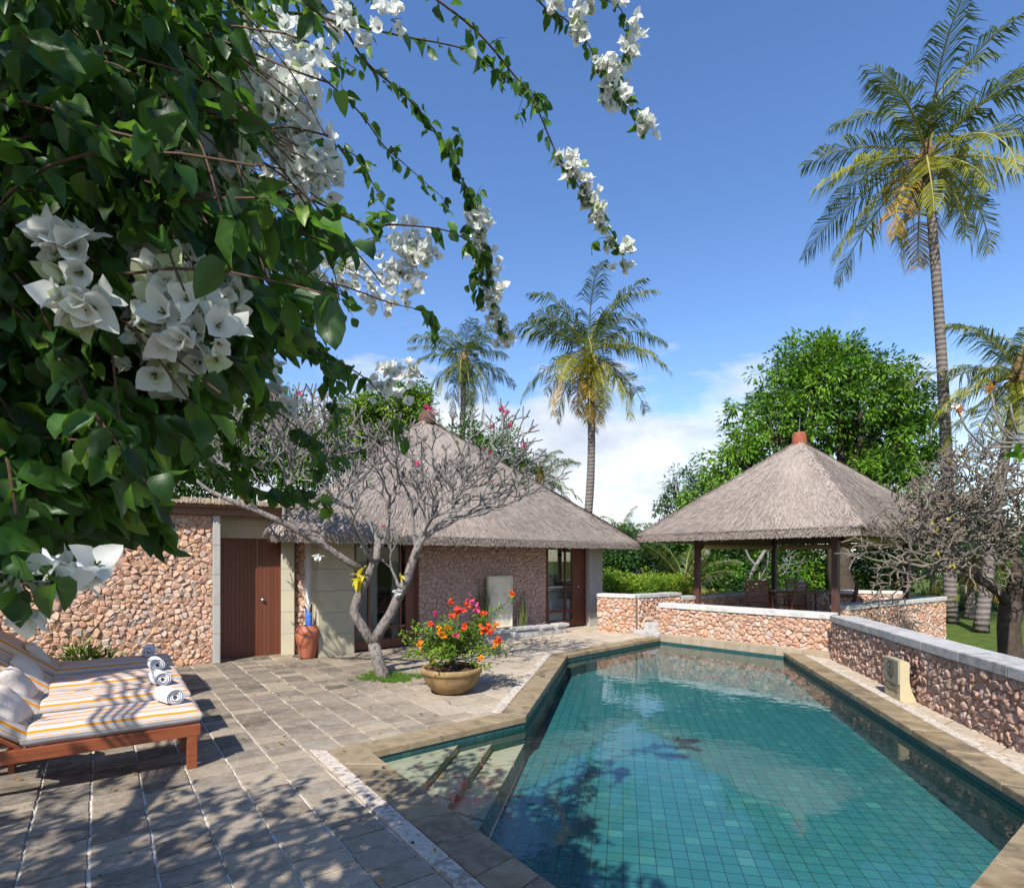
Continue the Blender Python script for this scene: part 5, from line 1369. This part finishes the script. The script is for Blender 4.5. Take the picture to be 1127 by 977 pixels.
for i in range(46):
    x = -75 + i * 3.9; bl.append((V3((x, 62 + r.uniform(-5, 5), r.uniform(1.0, 2.6))), V3((r.uniform(3, 5), 3, r.uniform(2.2, 3.8)))))
bl = [q for q in bl if not (27 < q[0].x < 40)]
crown(mb, bl, 2600, 22, .5, 34, 2, .2, .5); o = mb.build('treeline', [MT['leaf_dark'], MT['leaf_mid']]); kind(o, 'stuff'); tag(o, 'far dark green treeline along the shore', 'trees')
# leaning pale limbs of a tree behind the pavilion
rg = random.Random(15); b0 = V3((9.2, 19.6, -.36)); t = thing('frangipani_tree', 'pale leaning frangipani limbs seen under the pavilion roof between the posts', 'tree', b0); mb = MB()
k0 = PX(815, 652, 19.6); k1 = PX(832, 622, 19.6); k2 = PX(845, 600, 19.6); mb.tube([b0, k0, k1, k2], [.13, .10, .07, .05], 8); mb.build('trunk', MT['bark_pale'], t, True)
mb = MB(); tips = []
for p, d in ((k0, (.9, 0, .5)), (k1, (-.5, .2, .9)), (k2, (.5, 0, .7)), (k2, (-.5, .1, .6)), (PX(780, 610, 19.4), (-.6, 0, .5))): fork(mb, p, V3(d), .7, .045, 4, rg, .1, .8, (25, 45), tips)
mb.build('branch', MT['bark_pale'], t)
# low planting line in front of the sea on the right

# ------------------------------------------------------------------ bowl planter with a flowering bougainvillea
pc = V3((-.77, 7.30, 0))
t = thing('bowl_planter', 'wide round tan stone bowl planter standing by the pool', 'planter', pc)
mb = MB(); mb.lathe([(0, 0), (.185, 0), (.25, .045), (.315, .11), (.355, .19), (.368, .245), (.372, .25), (.385, .255), (.39, .29), (.386, .318), (.37, .325), (.345, .322), (.335, .30), (.33, .26), (0, .25)], pc, 48)
mb.build('bowl', MT['planter'], t, True)
mb = MB(); r = random.Random(6)
vs = [pc + V3((0, 0, .285))]; k = 26
for ring in (1, 2, 3):
    for i in range(k):
        a = 2 * math.pi * i / k; rr = .337 * ring / 3; vs.append(pc + V3((rr * math.cos(a), rr * math.sin(a), .275 + r.uniform(-.012, .02))))
fs = [(0, 1 + i, 1 + (i + 1) % k) for i in range(k)] + [(1 + q * k + i, 1 + (q + 1) * k + i, 1 + (q + 1) * k + (i + 1) % k, 1 + q * k + (i + 1) % k) for q in (0, 1) for i in range(k)]
mb.add(vs, fs)
for _ in range(160):
    a = r.uniform(0, 6.28); rr = .32 * math.sqrt(r.random()); s = r.uniform(.008, .022)
    mb.box(pc + V3((rr * math.cos(a), rr * math.sin(a), .285)), (s * 2, s * 1.4, s), r.uniform(0, 3), rot=Matrix.Rotation(r.uniform(0, 3), 3, rvec(r)))
mb.build('soil', MT['soil'], t)
t = thing('potted_bougainvillea', 'bushy bougainvillea with red, pink and orange flowers growing in the bowl planter', 'bougainvillea', pc + V3((0, 0, .28)))
r = random.Random(19); tr_ = MB(); lf_ = MB(); fl = {'red': MB(), 'pink': MB(), 'orange': MB()}
s0 = pc + V3((.02, 0, .26)); s1 = pc + V3((0, .0, .42)); s2 = pc + V3((.06, .02, .56))
tr_.tube([s0, s0 + V3((-.015, 0, .06)), s1, s2], [.045, .034, .03, .026], 8); tr_.tube([s0 + V3((.05, .02, 0)), s1 + V3((.0, .0, .03))], [.03, .022], 6)
def CP(px, py, y=7.3): return PX(px, py, y)
ends = []
for i in range(46):
    a = r.uniform(0, 6.28); el = r.uniform(-.12, 1.35); L = r.uniform(.38, .66) * (1 if el < .8 else .95)
    d = V3((math.cos(a) * math.cos(el) * 1.12, math.sin(a) * math.cos(el) * 1.0, math.sin(el) * .92)); ends.append((d, L))
ends += [((CP(566, 655) - s2).normalized(), (CP(566, 655) - s2).length), ((CP(550, 672) - s2).normalized(), .6), ((CP(556, 715) - s2).normalized(), (CP(556, 715) - s2).length), ((CP(463, 700) - s2).normalized(), (CP(463, 700) - s2).length), ((CP(534, 722) - s2).normalized(), .5)]
for d, L in ends:
    p0 = s1.lerp(s2, r.random()); e_ = p0 + d * L; m = p0.lerp(e_, .5) + V3((0, 0, .07 * L)) + rvec(r) * .03
    tr_.tube([p0, m, e_], [.010, .007, .003], 5)
    for j in range(66):
        f = r.uniform(.24, 1.02); q = (p0.lerp(m, f * 2) if f < .5 else m.lerp(e_, (f - .5) * 2)) + rvec(r) * .055
        leaf(lf_, q, rvec(r) + V3((0, 0, .1)) + d * .4, V3((0, 0, 1)) + rvec(r) * .6, r.uniform(.025, .05), r.uniform(.02, .034), 0, .2, .2)
tr_.build('trunk', MT['bark_dark'], t, True); lf_.build('foliage', MT['leaf_pot'], t)
def fcl(px, py, col, n, spread, y=7.05):
    for _ in range(n):
        p = CP(px, py, y) + rvec(r) * spread * r.random(); blossom(fl[col], p, rvec(r) + V3((-.2, -.8, .5)), r, r.uniform(.032, .045))
for px_, py_, c_, n_, s_ in ((504, 673, 'red', 18, .10), (500, 678, 'red', 9, .06), (506, 668, 'pink', 6, .08), (518, 661, 'pink', 8, .08), (512, 665, 'red', 6, .07), (526, 668, 'pink', 5, .05), (534, 676, 'red', 10, .05), (533, 693, 'red', 18, .085), (540, 695, 'red', 8, .05), (546, 688, 'orange', 8, .04), (549, 706, 'red', 14, .06), (546, 708, 'orange', 8, .04), (484, 695, 'orange', 14, .07), (489, 699, 'orange', 10, .05), (474, 687, 'red', 7, .04), (462, 709, 'orange', 9, .05), (502, 698, 'pink', 6, .05), (511, 690, 'red', 10, .05), (530, 724, 'orange', 9, .04), (496, 662, 'red', 6, .04), (479, 675, 'pink', 3, .02), (564, 654, 'red', 8, .03), (478, 727, 'pink', 4, .02), (493, 691, 'orange', 3, .02), (523, 672, 'pink', 5, .03)):
    fcl(px_, py_, c_, n_, s_)
for k_, mbb in fl.items():
    o = mbb.build('flowers', [MT[k_], MT['yellow_leaf']], t); o['label'] = k_ + ' flower bracts'

# ------------------------------------------------------------------ the white bougainvillea overhead
bv = thing('white_bougainvillea', 'large white-flowered bougainvillea arching over the terrace from the left', 'bougainvillea', (-3.3, .6, 0))
CLUST = [
        (78, 280, .92, 24, 9, .043, .15), (95, 330, .90, 22, 7, .043, .1), (150, 275, 1.05, 18, 5, .040, .1),
        (190, 315, .98, 36, 15, .042, .08), (215, 355, .98, 42, 20, .042, .08), (180, 385, 1.0, 38, 16, .040, .08), (230, 330, 1.05, 30, 12, .040, .05), (150, 355, 1.0, 24, 7, .040, .35),
        (290, 75, 1.55, 32, 26, .040, .03), (310, 110, 1.55, 34, 28, .040, .03), (335, 90, 1.6, 26, 16, .040, .03), (300, 170, 1.6, 24, 16, .038, .02), (335, 165, 1.6, 30, 26, .040, .02), (350, 195, 1.65, 24, 16, .038, .02), (320, 195, 1.6, 20, 10, .038, .02),
        (210, 155, 1.15, 16, 4, .040, .6), (250, 178, 1.2, 22, 6, .040, .5), (185, 120, 1.1, 9, 2, .036, .9), (255, 130, 1.2, 9, 2, .034, .9), (262, 198, 1.2, 10, 2, .036, .8), (225, 215, 1.3, 18, 5, .038, .5),
        (310, 35, 1.9, 20, 10, .038, .05), (330, 45, 1.9, 16, 8, .038, .05), (275, 40, 1.9, 12, 4, .036, .1), (385, 30, 2.1, 22, 12, .04, .03), (430, 22, 2.2, 20, 10, .038, .03), (370, 8, 2.1, 16, 7, .038, .05),
        (448, 270, 2.55, 26, 30, .042, .01), (440, 300, 2.55, 24, 22, .042, .01), (462, 285, 2.6, 18, 14, .04, .01),
        (378, 300, 2.3, 18, 8, .040, .04), (392, 285, 2.3, 12, 6, .04, .04), (411, 332, 2.4, 9, 4, .04, .02), (434, 333, 2.4, 11, 5, .04, .02), (400, 315, 2.3, 12, 5, .04, .05), (350, 290, 2.0, 14, 6, .04, .1), (330, 280, 1.9, 10, 4, .04, .2), (290, 300, 1.8, 12, 4, .04, .2),
        (430, 410, 2.4, 14, 8, .042, .02), (446, 412, 2.5, 13, 8, .042, .02), (418, 432, 2.4, 12, 6, .04, .02), (440, 440, 2.5, 10, 5, .04, .02), (300, 415, 2.0, 14, 6, .04, .05), (318, 455, 2.0, 10, 4, .04, .05), (255, 430, 1.9, 10, 4, .038, .05), (308, 440, 2.0, 9, 3, .04, .05)]
CLEAR = [(q[0], q[1], q[2], q[3] * 1.15 + 5) for q in CLUST if q[4] >= 4] + [(95, 625, .74, 34), (35, 650, .7, 36), (40, 610, .7, 30)]
r = random.Random(2024)
def vy(px): return .92 + max(0, min(1.95, (px - 150) / 300 * 1.85))
mb = MB()
for k in range(4):
    a = V3((-3.3 + .08 * k, .6 + .05 * k, 0)); mb.tube([a, a + V3((.1, .1, 1.2)), V3((-3.1 + .15 * k, .6 + .1 * k, 2.5)), V3((-2.6 + .2 * k, .5 + .15 * k, 3.2))], [.06, .05, .04, .025], 7)
mb.build('trunk', MT['vine_stem'], bv, True)
def hang(mb, p, d, r, sz, mat=0):
    if p.y > .3:
        u = (CXP + F_PX * p.x / p.y, HOR - F_PX * (p.z - CAM_H) / p.y)
        for (cx_, cy_, cY, cr_) in CLEAR:
            if p.y < cY + .06 and abs(u[0] - cx_) < cr_ and abs(u[1] - cy_) < cr_ and (u[0] - cx_) ** 2 + (u[1] - cy_) ** 2 < cr_ * cr_: return
    a = (d * .5 + rvec(r) * .85 + V3((0, 0, -.55))).normalized()
    leaf(mb, p, a, (V3((0, -.6, .7)) + rvec(r) * .9).normalized(), sz * r.uniform(.8, 1.3), sz * r.uniform(.55, .78), mat, r.uniform(.05, .35), r.uniform(-.05, .5), r.random() < .55, r.uniform(-.07, .07))
def smooth(pts, n=6):
    out = []
    for i in range(len(pts) - 1):
        p0, p1, p2, p3 = pts[max(0, i - 1)], pts[i], pts[i + 1], pts[min(len(pts) - 1, i + 2)]
        for k in range(n):
            t = k / n
            out.append(.5 * ((2 * p1) + (p2 - p0) * t + (2 * p0 - 5 * p1 + 4 * p2 - p3) * t * t + (3 * p1 - p0 - 3 * p2 + p3) * t ** 3))
    return out + [pts[-1]]
def spray(px_pts, y0, y1, r0, leaf_n, sz, dens0=0, bare=0.0):
    """one arching branch through the photographed positions, receding from y0 to y1"""
    n = len(px_pts); px_pts = [(x + r.uniform(-3.5, 3.5), y + r.uniform(-3.5, 3.5)) for x, y in px_pts]; pts = [PX(x, y, y0 + (y1 - y0) * i / (n - 1)) for i, (x, y) in enumerate(px_pts)]; P = smooth(pts)
    mb = MB(); mb.tube(P, [r0 * .55 * (1 - .75 * i / len(P)) for i in range(len(P))], 6); br = mb.build('branch', MT['vine_stem'], bv, True)
    lb = MB()
    for j in range(leaf_n):
        f = (bare + (1 - bare) * j / leaf_n) * (len(P) - 1.01); i = int(f); q = P[i].lerp(P[i + 1], f - i); d = (P[i + 1] - P[i]).normalized()
        for _ in range(2 if r.random() < .35 else 1): hang(lb, q + rvec(r) * .012, d + rvec(r), r, sz)
        if r.random() < .12: lb.tube([q, q + (rvec(r) + d * .5) * .03], [.0016, .0004], 3)
    for _ in range(max(2, leaf_n // 11)):
        i = r.randint(2, len(P) - 3); q = P[i]; d = (P[i + 1] - P[i]).normalized(); e = q + (d * .5 + rvec(r) * .8 + V3((0, 0, -.1))).normalized() * r.uniform(.06, .17); m = q.lerp(e, .5) + V3((0, 0, .012))
        lb.tube([q, m, e], [.0016, .0012, .0006], 4)
        for _ in range(r.randint(3, 7)): hang(lb, q.lerp(e, r.uniform(.3, 1)) + rvec(r) * .008, d + rvec(r), r, sz * .85)
    lb.build('leaves', MT['leaf_vine'], br, True); return P
S1 = spray([(400, -60), (486, 0), (527, 35), (562, 78), (585, 112), (613, 167), (628, 198), (648, 226), (671, 257), (691, 288)], 2.3, 2.9, .010, 46, .052)
S1b = spray([(300, 20), (376, 27), (438, 37), (508, 54), (535, 70), (578, 101), (597, 119)], 2.1, 2.7, .009, 30, .06)
S2 = spray([(300, 10), (372, 23), (403, 66), (442, 101), (473, 136), (492, 163), (508, 194), (519, 226), (527, 262), (535, 300), (545, 335), (556, 372)], 2.0, 2.8, .010, 58, .056)
S3 = spray([(320, 60), (360, 89), (395, 124), (422, 159), (449, 183), (477, 206), (498, 222)], 2.0, 2.6, .007, 15, .046)
S4 = spray([(320, 130), (360, 155), (391, 175), (407, 202), (422, 225), (430, 252)], 2.0, 2.5, .006, 24, .046)
S5 = spray([(250, 205), (330, 220), (399, 245), (438, 249), (488, 257), (523, 268), (531, 295), (527, 325)], 1.8, 2.7, .009, 48, .058)
S6 = spray([(560, -60), (593, 0), (620, 18), (645, 45), (660, 78), (680, 98), (695, 126), (708, 144)], 2.4, 2.7, .007, 30, .05)
S6b = spray([(600, -60), (640, -10), (680, 10), (690, 60), (672, 90), (668, 110)], 2.5, 2.7, .006, 24, .05)
S7 = spray([(200, 260), (300, 300), (370, 310), (430, 330), (470, 345), (486, 372)], 1.6, 2.6, .008, 42, .056)
S8 = spray([(220, 330), (300, 370), (360, 390), (400, 420), (430, 455), (445, 490)], 1.5, 2.4, .008, 42, .056)
S9 = spray([(150, 430), (200, 480), (240, 520), (290, 540), (330, 545), (365, 557)], 1.3, 1.9, .007, 30, .055)
S10 = spray([(230, 380), (270, 420), (300, 450), (330, 470), (345, 500), (350, 520)], 1.4, 2.1, .007, 44, .055)
S15 = spray([(200, 300), (260, 330), (310, 345), (350, 380), (365, 420), (372, 455)], 1.5, 2.2, .006, 40, .05)
S16 = spray([(240, 230), (300, 262), (350, 282), (392, 300), (412, 322), (420, 345)], 1.7, 2.4, .006, 40, .05)
S17 = spray([(180, 400), (225, 450), (255, 470), (262, 500), (270, 520)], 1.3, 1.7, .005, 26, .05)
S11 = spray([(-20, 470), (10, 530), (40, 545), (70, 560), (110, 560), (160, 570), (185, 590)], .95, 1.15, .006, 26, .075)
S12 = spray([(-40, 560), (0, 590), (20, 560), (30, 530), (50, 520)], .85, .9, .005, 14, .07)
S13 = spray([(-30, 600), (10, 585), (20, 620), (25, 650), (40, 660)], .75, .78, .004, 10, .05)
S14 = spray([(80, 120), (90, 200), (95, 260), (97, 300)], .95, .98, .006, 12, .06)
# dense mass: many arching strands whose leaves hang down
inside = [(-160, -120), (420, -120), (430, 0), (400, 70), (375, 120), (340, 210), (390, 240), (450, 262), (430, 320), (370, 335), (330, 370), (300, 400), (235, 440), (205, 480), (175, 540), (140, 572), (60, 572), (0, 590), (-160, 620)]
def inpoly(x, y, poly):
    c = False; j = len(poly) - 1
    for i in range(len(poly)):
        xi, yi = poly[i]; xj, yj = poly[j]
        if (yi > y) != (yj > y) and x < (xj - xi) * (y - yi) / (yj - yi) + xi: c = not c
        j = i
    return c
def toward(p):
    Y = p.y; return (CXP + F_PX * p.x / Y, HOR - F_PX * (p.z - CAM_H) / Y)
FOL = [MB() for _ in range(3)]; STM = MB()
for s_i in range(560):
    while True:
        x, y = r.uniform(-160, 430), r.uniform(-120, 560)
        if inpoly(x, y, inside) and r.random() < 1 - .72 * max(0, min(1, (x - 170) / 120)): break
    if x > 70 and mnoise.noise(V3((x / 62, y / 62, 8.1))) > (.14 if x < 190 else .0): continue
    base_y = vy(x); Y = base_y + (r.random() ** 1.3) * .75 + .03
    p = PX(x, y, Y); d = V3((r.uniform(.1, 1), r.uniform(-.2, .5), r.uniform(-.5, .25))).normalized(); pts = [p]; n = r.randint(7, 16)
    for k in range(n):
        d = (d + V3((0, 0, -.09)) + rvec(r) * .14).normalized(); pts.append(pts[-1] + d * .055)
    pts2 = []
    for q in pts:
        u = toward(q)
        if not inpoly(u[0], u[1], inside) or q.y < .78: break
        pts2.append(q)
    if len(pts2) < 3: continue
    STM.tube(pts2, [.0019 * (1 - .6 * i / len(pts2)) + .0008 for i in range(len(pts2))], 4)
    fo = FOL[s_i % 3]; sz = r.uniform(.036, .056) if x > 120 else r.uniform(.042, .066)
    for i, q in enumerate(pts2):
        for _ in range(3 if x < 200 else (2 if r.random() < .3 else 1)): hang(fo, q + rvec(r) * .02, d, r, sz)
# deep filling behind, so the heart of the bush is closed and dark
for _ in range(1300):
    while True:
        x, y = r.uniform(-200, 270), r.uniform(-140, 560)
        if inpoly(x, y, inside) and r.random() < 1.0 - max(0, x - 10) / 130: break
    if x > 70 and mnoise.noise(V3((x / 62, y / 62, 8.1))) > .10: continue
    Y = vy(x) + r.uniform(.35, 1.0); p = PX(x, y, Y)
    hang(FOL[_ % 3], p, rvec(r), r, r.uniform(.055, .08))
# unseen growth overhead and behind the viewer, added to shade the deck
for s_i in range(520):
    x = r.uniform(-4.6, -.7); y = r.uniform(-1.9, .9 if x < -2.4 else .35)
    if mnoise.noise(V3((x * 1.1, y * 1.1, 4.2))) < -.22: continue
    z = 3.35 + r.uniform(-.15, .5); p = V3((x, y, z)); d = V3((r.uniform(-.6, 1), r.uniform(-1, 1), r.uniform(-.1, .2))).normalized()
    pts = [p]
    for k in range(11):
        d = (d + V3((0, 0, -.04)) + rvec(r) * .2).normalized(); pts.append(pts[-1] + d * .06)
    STM.tube(pts, .004, 4)
    for q in pts:
        if q.y > .1 and (q.z - 1.7) / q.y < 1.0: continue
        for _ in range(2): hang(FOL[s_i % 3], q + rvec(r) * .03, d, r, .08)
for k, f_ in enumerate(FOL): f_.build('foliage', MT['leaf_vine'], bv, True)
STM.build('stems', MT['vine_stem'], bv)
# unseen arms added at left, in place of a tree, to shade the garden wall
shade_arm = MB(); al = MB()
for k in range(5):
    pts = smooth([V3((-3.2, .8, 2.6)), V3((-5.2, 2.0 + .2 * k, 4.3)), V3((-7.2 - .3 * k, 3.0 + .35 * k, 4.6 - .15 * k)), V3((-8.6 + .55 * k, 4.4 + .2 * k, 3.9 - .35 * k))])
    shade_arm.tube(pts, [.022 * (1 - .6 * i / len(pts)) for i in range(len(pts))], 5)
    for i, q in enumerate(pts):
        if i > 4:
            for _ in range(4): hang(al, q + rvec(r) * .06, rvec(r), r, .085)
    for j in range(4):
        i = r.randint(6, len(pts) - 3); e = pts[i] + V3((r.uniform(-.7, .7), r.uniform(-.2, .7), r.uniform(-.9, .1))); shade_arm.tube([pts[i], pts[i].lerp(e, .5) + V3((0, 0, .08)), e], [.009, .007, .003], 4)
        for _ in range(10): hang(al, pts[i].lerp(e, r.random()) + rvec(r) * .04, rvec(r), r, .085)
am = shade_arm.build('branch', MT['vine_stem'], bv); al.build('leaves', MT['leaf_vine'], am)
# white flower clusters
def cluster(px, py, Y, rad, n, size, green=.0, facing=(0, -1, .1)):
    c = PX(px, py, Y); mb = MB(); mg = 0
    for i in range(n):
        d = rvec(r); p = c + V3((d.x, d.y * .7, d.z)) * rad * r.random() ** .45
        g = 2 if r.random() < green else 0
        b0 = len(mb.m); blossom(mb, p, (p - c) * (1.1 / max(rad, .01)) + V3(facing) * .8 + rvec(r) * .5, r, size * r.uniform(.8, 1.15), g)
    for i in range(max(2, n // 4)):
        p = c + rvec(r) * rad * .7; mb.tube([c, p], [.0016, .001], 3, 3)
    return mb.build('flower_cluster', [MT['bract'], MT['reed'], MT['bract_green'], MT['vine_stem']], bv, True)
K = F_PX
for px_, py_, Y_, rp, n_, sz_, g_ in CLUST:
    cluster(px_, py_, Y_, rp * 1.05 * Y_ / K, int(n_ * 1.5), sz_ * .95, g_)
for px_, py_, Y_, rp, n_, sz_, g_ in ((18, 640, .80, 8, 2, .038, .1), (58, 640, .80, 12, 3, .040, .15), (32, 664, .80, 12, 3, .044, .05), (92, 628, .90, 18, 6, .037, .05), (170, 585, 1.3, 14, 5, .030, .0), (195, 578, 1.35, 8, 3, .03, .0)):
    cluster(px_, py_, Y_, rp * Y_ / K, n_, sz_, g_)
def along(P, f0, f1, n, per, size, rad=.03):
    for i in range(n):
        f = (f0 + (f1 - f0) * (i + r.uniform(-.25, .25)) / max(1, n - 1)) * (len(P) - 1); f = max(0, min(len(P) - 1, f)); q = P[int(f)] + rvec(r) * .035 + V3((.01, 0, -.01)); mb = MB()
        for _ in range(per): blossom(mb, q + rvec(r) * rad * r.random(), rvec(r) + V3((.3, -.6, .1)), r, size * r.uniform(.8, 1.15), 2 if r.random() < .06 else 0)
        mb.build('flower_cluster', [MT['bract'], MT['reed'], MT['bract_green']], bv, True)
along(S1, .56, 1.0, 14, 9, .038, .055)
along(S2, .66, 1.0, 11, 10, .040, .06)
along(S6, .1, .98, 10, 9, .040, .06)
along(S6b, .15, .95, 8, 10, .040, .065)

# fallen leaves and petals
mb = MB(); r = random.Random(71)
for _ in range(150):
    x, y = r.uniform(-4, 2.2), r.uniform(2.6, 9.5)
    if inpoly(x, y, [(p.x, p.y) for p in POOL]): continue
    a = r.uniform(0, 6.28); leaf(mb, V3((x, y, .02 if False else .021)), V3((math.cos(a), math.sin(a), .05)), V3((0, 0, 1)), r.uniform(.018, .045), r.uniform(.012, .026), r.choice((0, 0, 1, 2)), .3, -.1, True)
for (px_, py_, z_) in ((533, 829, -.108), (540, 838, -.108), (506, 869, -.108), (528, 842, -.108), (514, 862, -.183), (627, 747, .02), (586, 745, .02), (641, 742, .02), (600, 762, .02)):
    for _ in range(1):
        q = G(px_ + r.uniform(-4, 4), py_ + r.uniform(-3, 3), z_); a = r.uniform(0, 6.28); leaf(mb, q, V3((math.cos(a), math.sin(a), .05)), V3((0, 0, 1)), r.uniform(.02, .04), .025, 3, .2, -.1, True)
o = mb.build('fallen_leaves', [MT['frond_dry'], MT['bark_dark'], MT['leaf_mid'], MT['pink']]); kind(o, 'stuff'); tag(o, 'scattered fallen leaves and petals on the paving and pool steps', 'leaves')

# ------------------------------------------------------------------ light, sky, camera
SUN = V3((-.36 * .70, -.933 * .70, .714)).normalized()
sl = bpy.data.lights.new('sun', 'SUN'); sl.energy = 4.5; sl.angle = R(.53); sl.color = (1, .955, .89)
so = bpy.data.objects.new('sun', sl); COL.objects.link(so); so.rotation_euler = SUN.to_track_quat('Z', 'Y').to_euler(); so.location = SUN * 60
w = bpy.data.worlds.new('World'); scene.world = w; w.use_nodes = True; nt = w.node_tree; nt.nodes.clear()
def wn(t, **k):
    n = nt.nodes.new(t)
    for a, b in k.items(): setattr(n, a, b)
    return n
def wm(op, a, b=None, clamp=False):
    n = wn('ShaderNodeMath', operation=op, use_clamp=clamp)
    for i, x in enumerate((a, b)):
        if x is None: continue
        if isinstance(x, (int, float)): n.inputs[i].default_value = x
        else: nt.links.new(x, n.inputs[i])
    return n.outputs[0]
sky = wn('ShaderNodeTexSky', sky_type='NISHITA', sun_disc=False)
sky.sun_elevation = math.asin(SUN.z); sky.sun_rotation = math.atan2(SUN.x, SUN.y); sky.air_density = 1.0; sky.dust_density = .2; sky.ozone_density = 1.3; sky.altitude = 10
tcd = wn('ShaderNodeTexCoord'); sep = wn('ShaderNodeSeparateXYZ'); nt.links.new(tcd.outputs['Generated'], sep.inputs[0])
mp = wn('ShaderNodeMapping'); mp.inputs['Scale'].default_value = (1, 1, 2.3); mp.inputs['Location'].default_value = (.9, .3, .15); nt.links.new(tcd.outputs['Generated'], mp.inputs[0])
def wnoise(sc, det, rough=.55, dist=0):
    n = wn('ShaderNodeTexNoise'); n.inputs['Scale'].default_value = sc; n.inputs['Detail'].default_value = det; n.inputs['Roughness'].default_value = rough; n.inputs['Distortion'].default_value = dist
    nt.links.new(mp.outputs[0], n.inputs['Vector']); return n.outputs[0]
z = sep.outputs[2]; x = sep.outputs[0]
big = wnoise(3.2, 9, .56, .25)
# cumulus bank low in the sky: thick below about 15 degrees of elevation, gone above 25
lift = wm('MULTIPLY', wm('SUBTRACT', .30, z), 2.1)
msk = wm('MULTIPLY', wm('ADD', wm('SUBTRACT', big, .50), lift), 8.5, True)
right = wm('MULTIPLY', wm('SUBTRACT', .62, x), 2.5, True)
msk = wm('MULTIPLY', msk, wm('ADD', .35, wm('MULTIPLY', right, .65)))
cir = wm('MULTIPLY', wm('MULTIPLY', wm('SUBTRACT', wnoise(5.5, 8, .62, .6), .56), 2.2, True), wm('SUBTRACT', 1, wm('MULTIPLY', z, 2.2), True))
msk = wm('MAXIMUM', msk, wm('MULTIPLY', cir, .6))
shade = wnoise(4.5, 9, .62, .3)
cr = wn('ShaderNodeValToRGB'); cr.color_ramp.elements[0].position = .34; cr.color_ramp.elements[0].color = (3.9, 4.3, 5.0, 1); cr.color_ramp.elements[1].position = .66; cr.color_ramp.elements[1].color = (7.2, 7.3, 7.4, 1)
nt.links.new(shade, cr.inputs[0])
mx = wn('ShaderNodeMix', data_type='RGBA'); nt.links.new(wm('MULTIPLY', msk, .92), mx.inputs[0]); hs = wn('ShaderNodeHueSaturation'); hs.inputs['Hue'].default_value = .508; hs.inputs['Saturation'].default_value = 1.2; hs.inputs['Value'].default_value = 1.36; nt.links.new(sky.outputs[0], hs.inputs['Color']); nt.links.new(hs.outputs[0], mx.inputs[6]); nt.links.new(cr.outputs[0], mx.inputs[7])
bg = wn('ShaderNodeBackground'); bg.inputs[1].default_value = .10; nt.links.new(mx.outputs[2], bg.inputs[0])
wo = wn('ShaderNodeOutputWorld'); nt.links.new(bg.outputs[0], wo.inputs[0])

cam = bpy.data.cameras.new('camera'); co = bpy.data.objects.new('camera', cam); COL.objects.link(co)
co.location = (0, 0, CAM_H); co.rotation_euler = (R(90), 0, 0); cam.sensor_width = 36; cam.lens = F_PX / 1127 * 36
cam.shift_y = (HOR - 488.5) / 1127; cam.clip_start = .05; cam.clip_end = 9000
scene.camera = co
vs_ = scene.view_settings; vs_.view_transform = 'Standard'; vs_.look = 'None'; vs_.gamma = 1; vs_.exposure = .74; vs_.use_curve_mapping = False
scene.render.film_transparent = False
cy = scene.cycles; cy.max_bounces = 8; cy.transparent_max_bounces = 12; cy.diffuse_bounces = 3; cy.glossy_bounces = 3; cy.use_denoising = True; cy.caustics_reflective = False; cy.caustics_refractive = False
cy.sample_clamp_indirect = 6
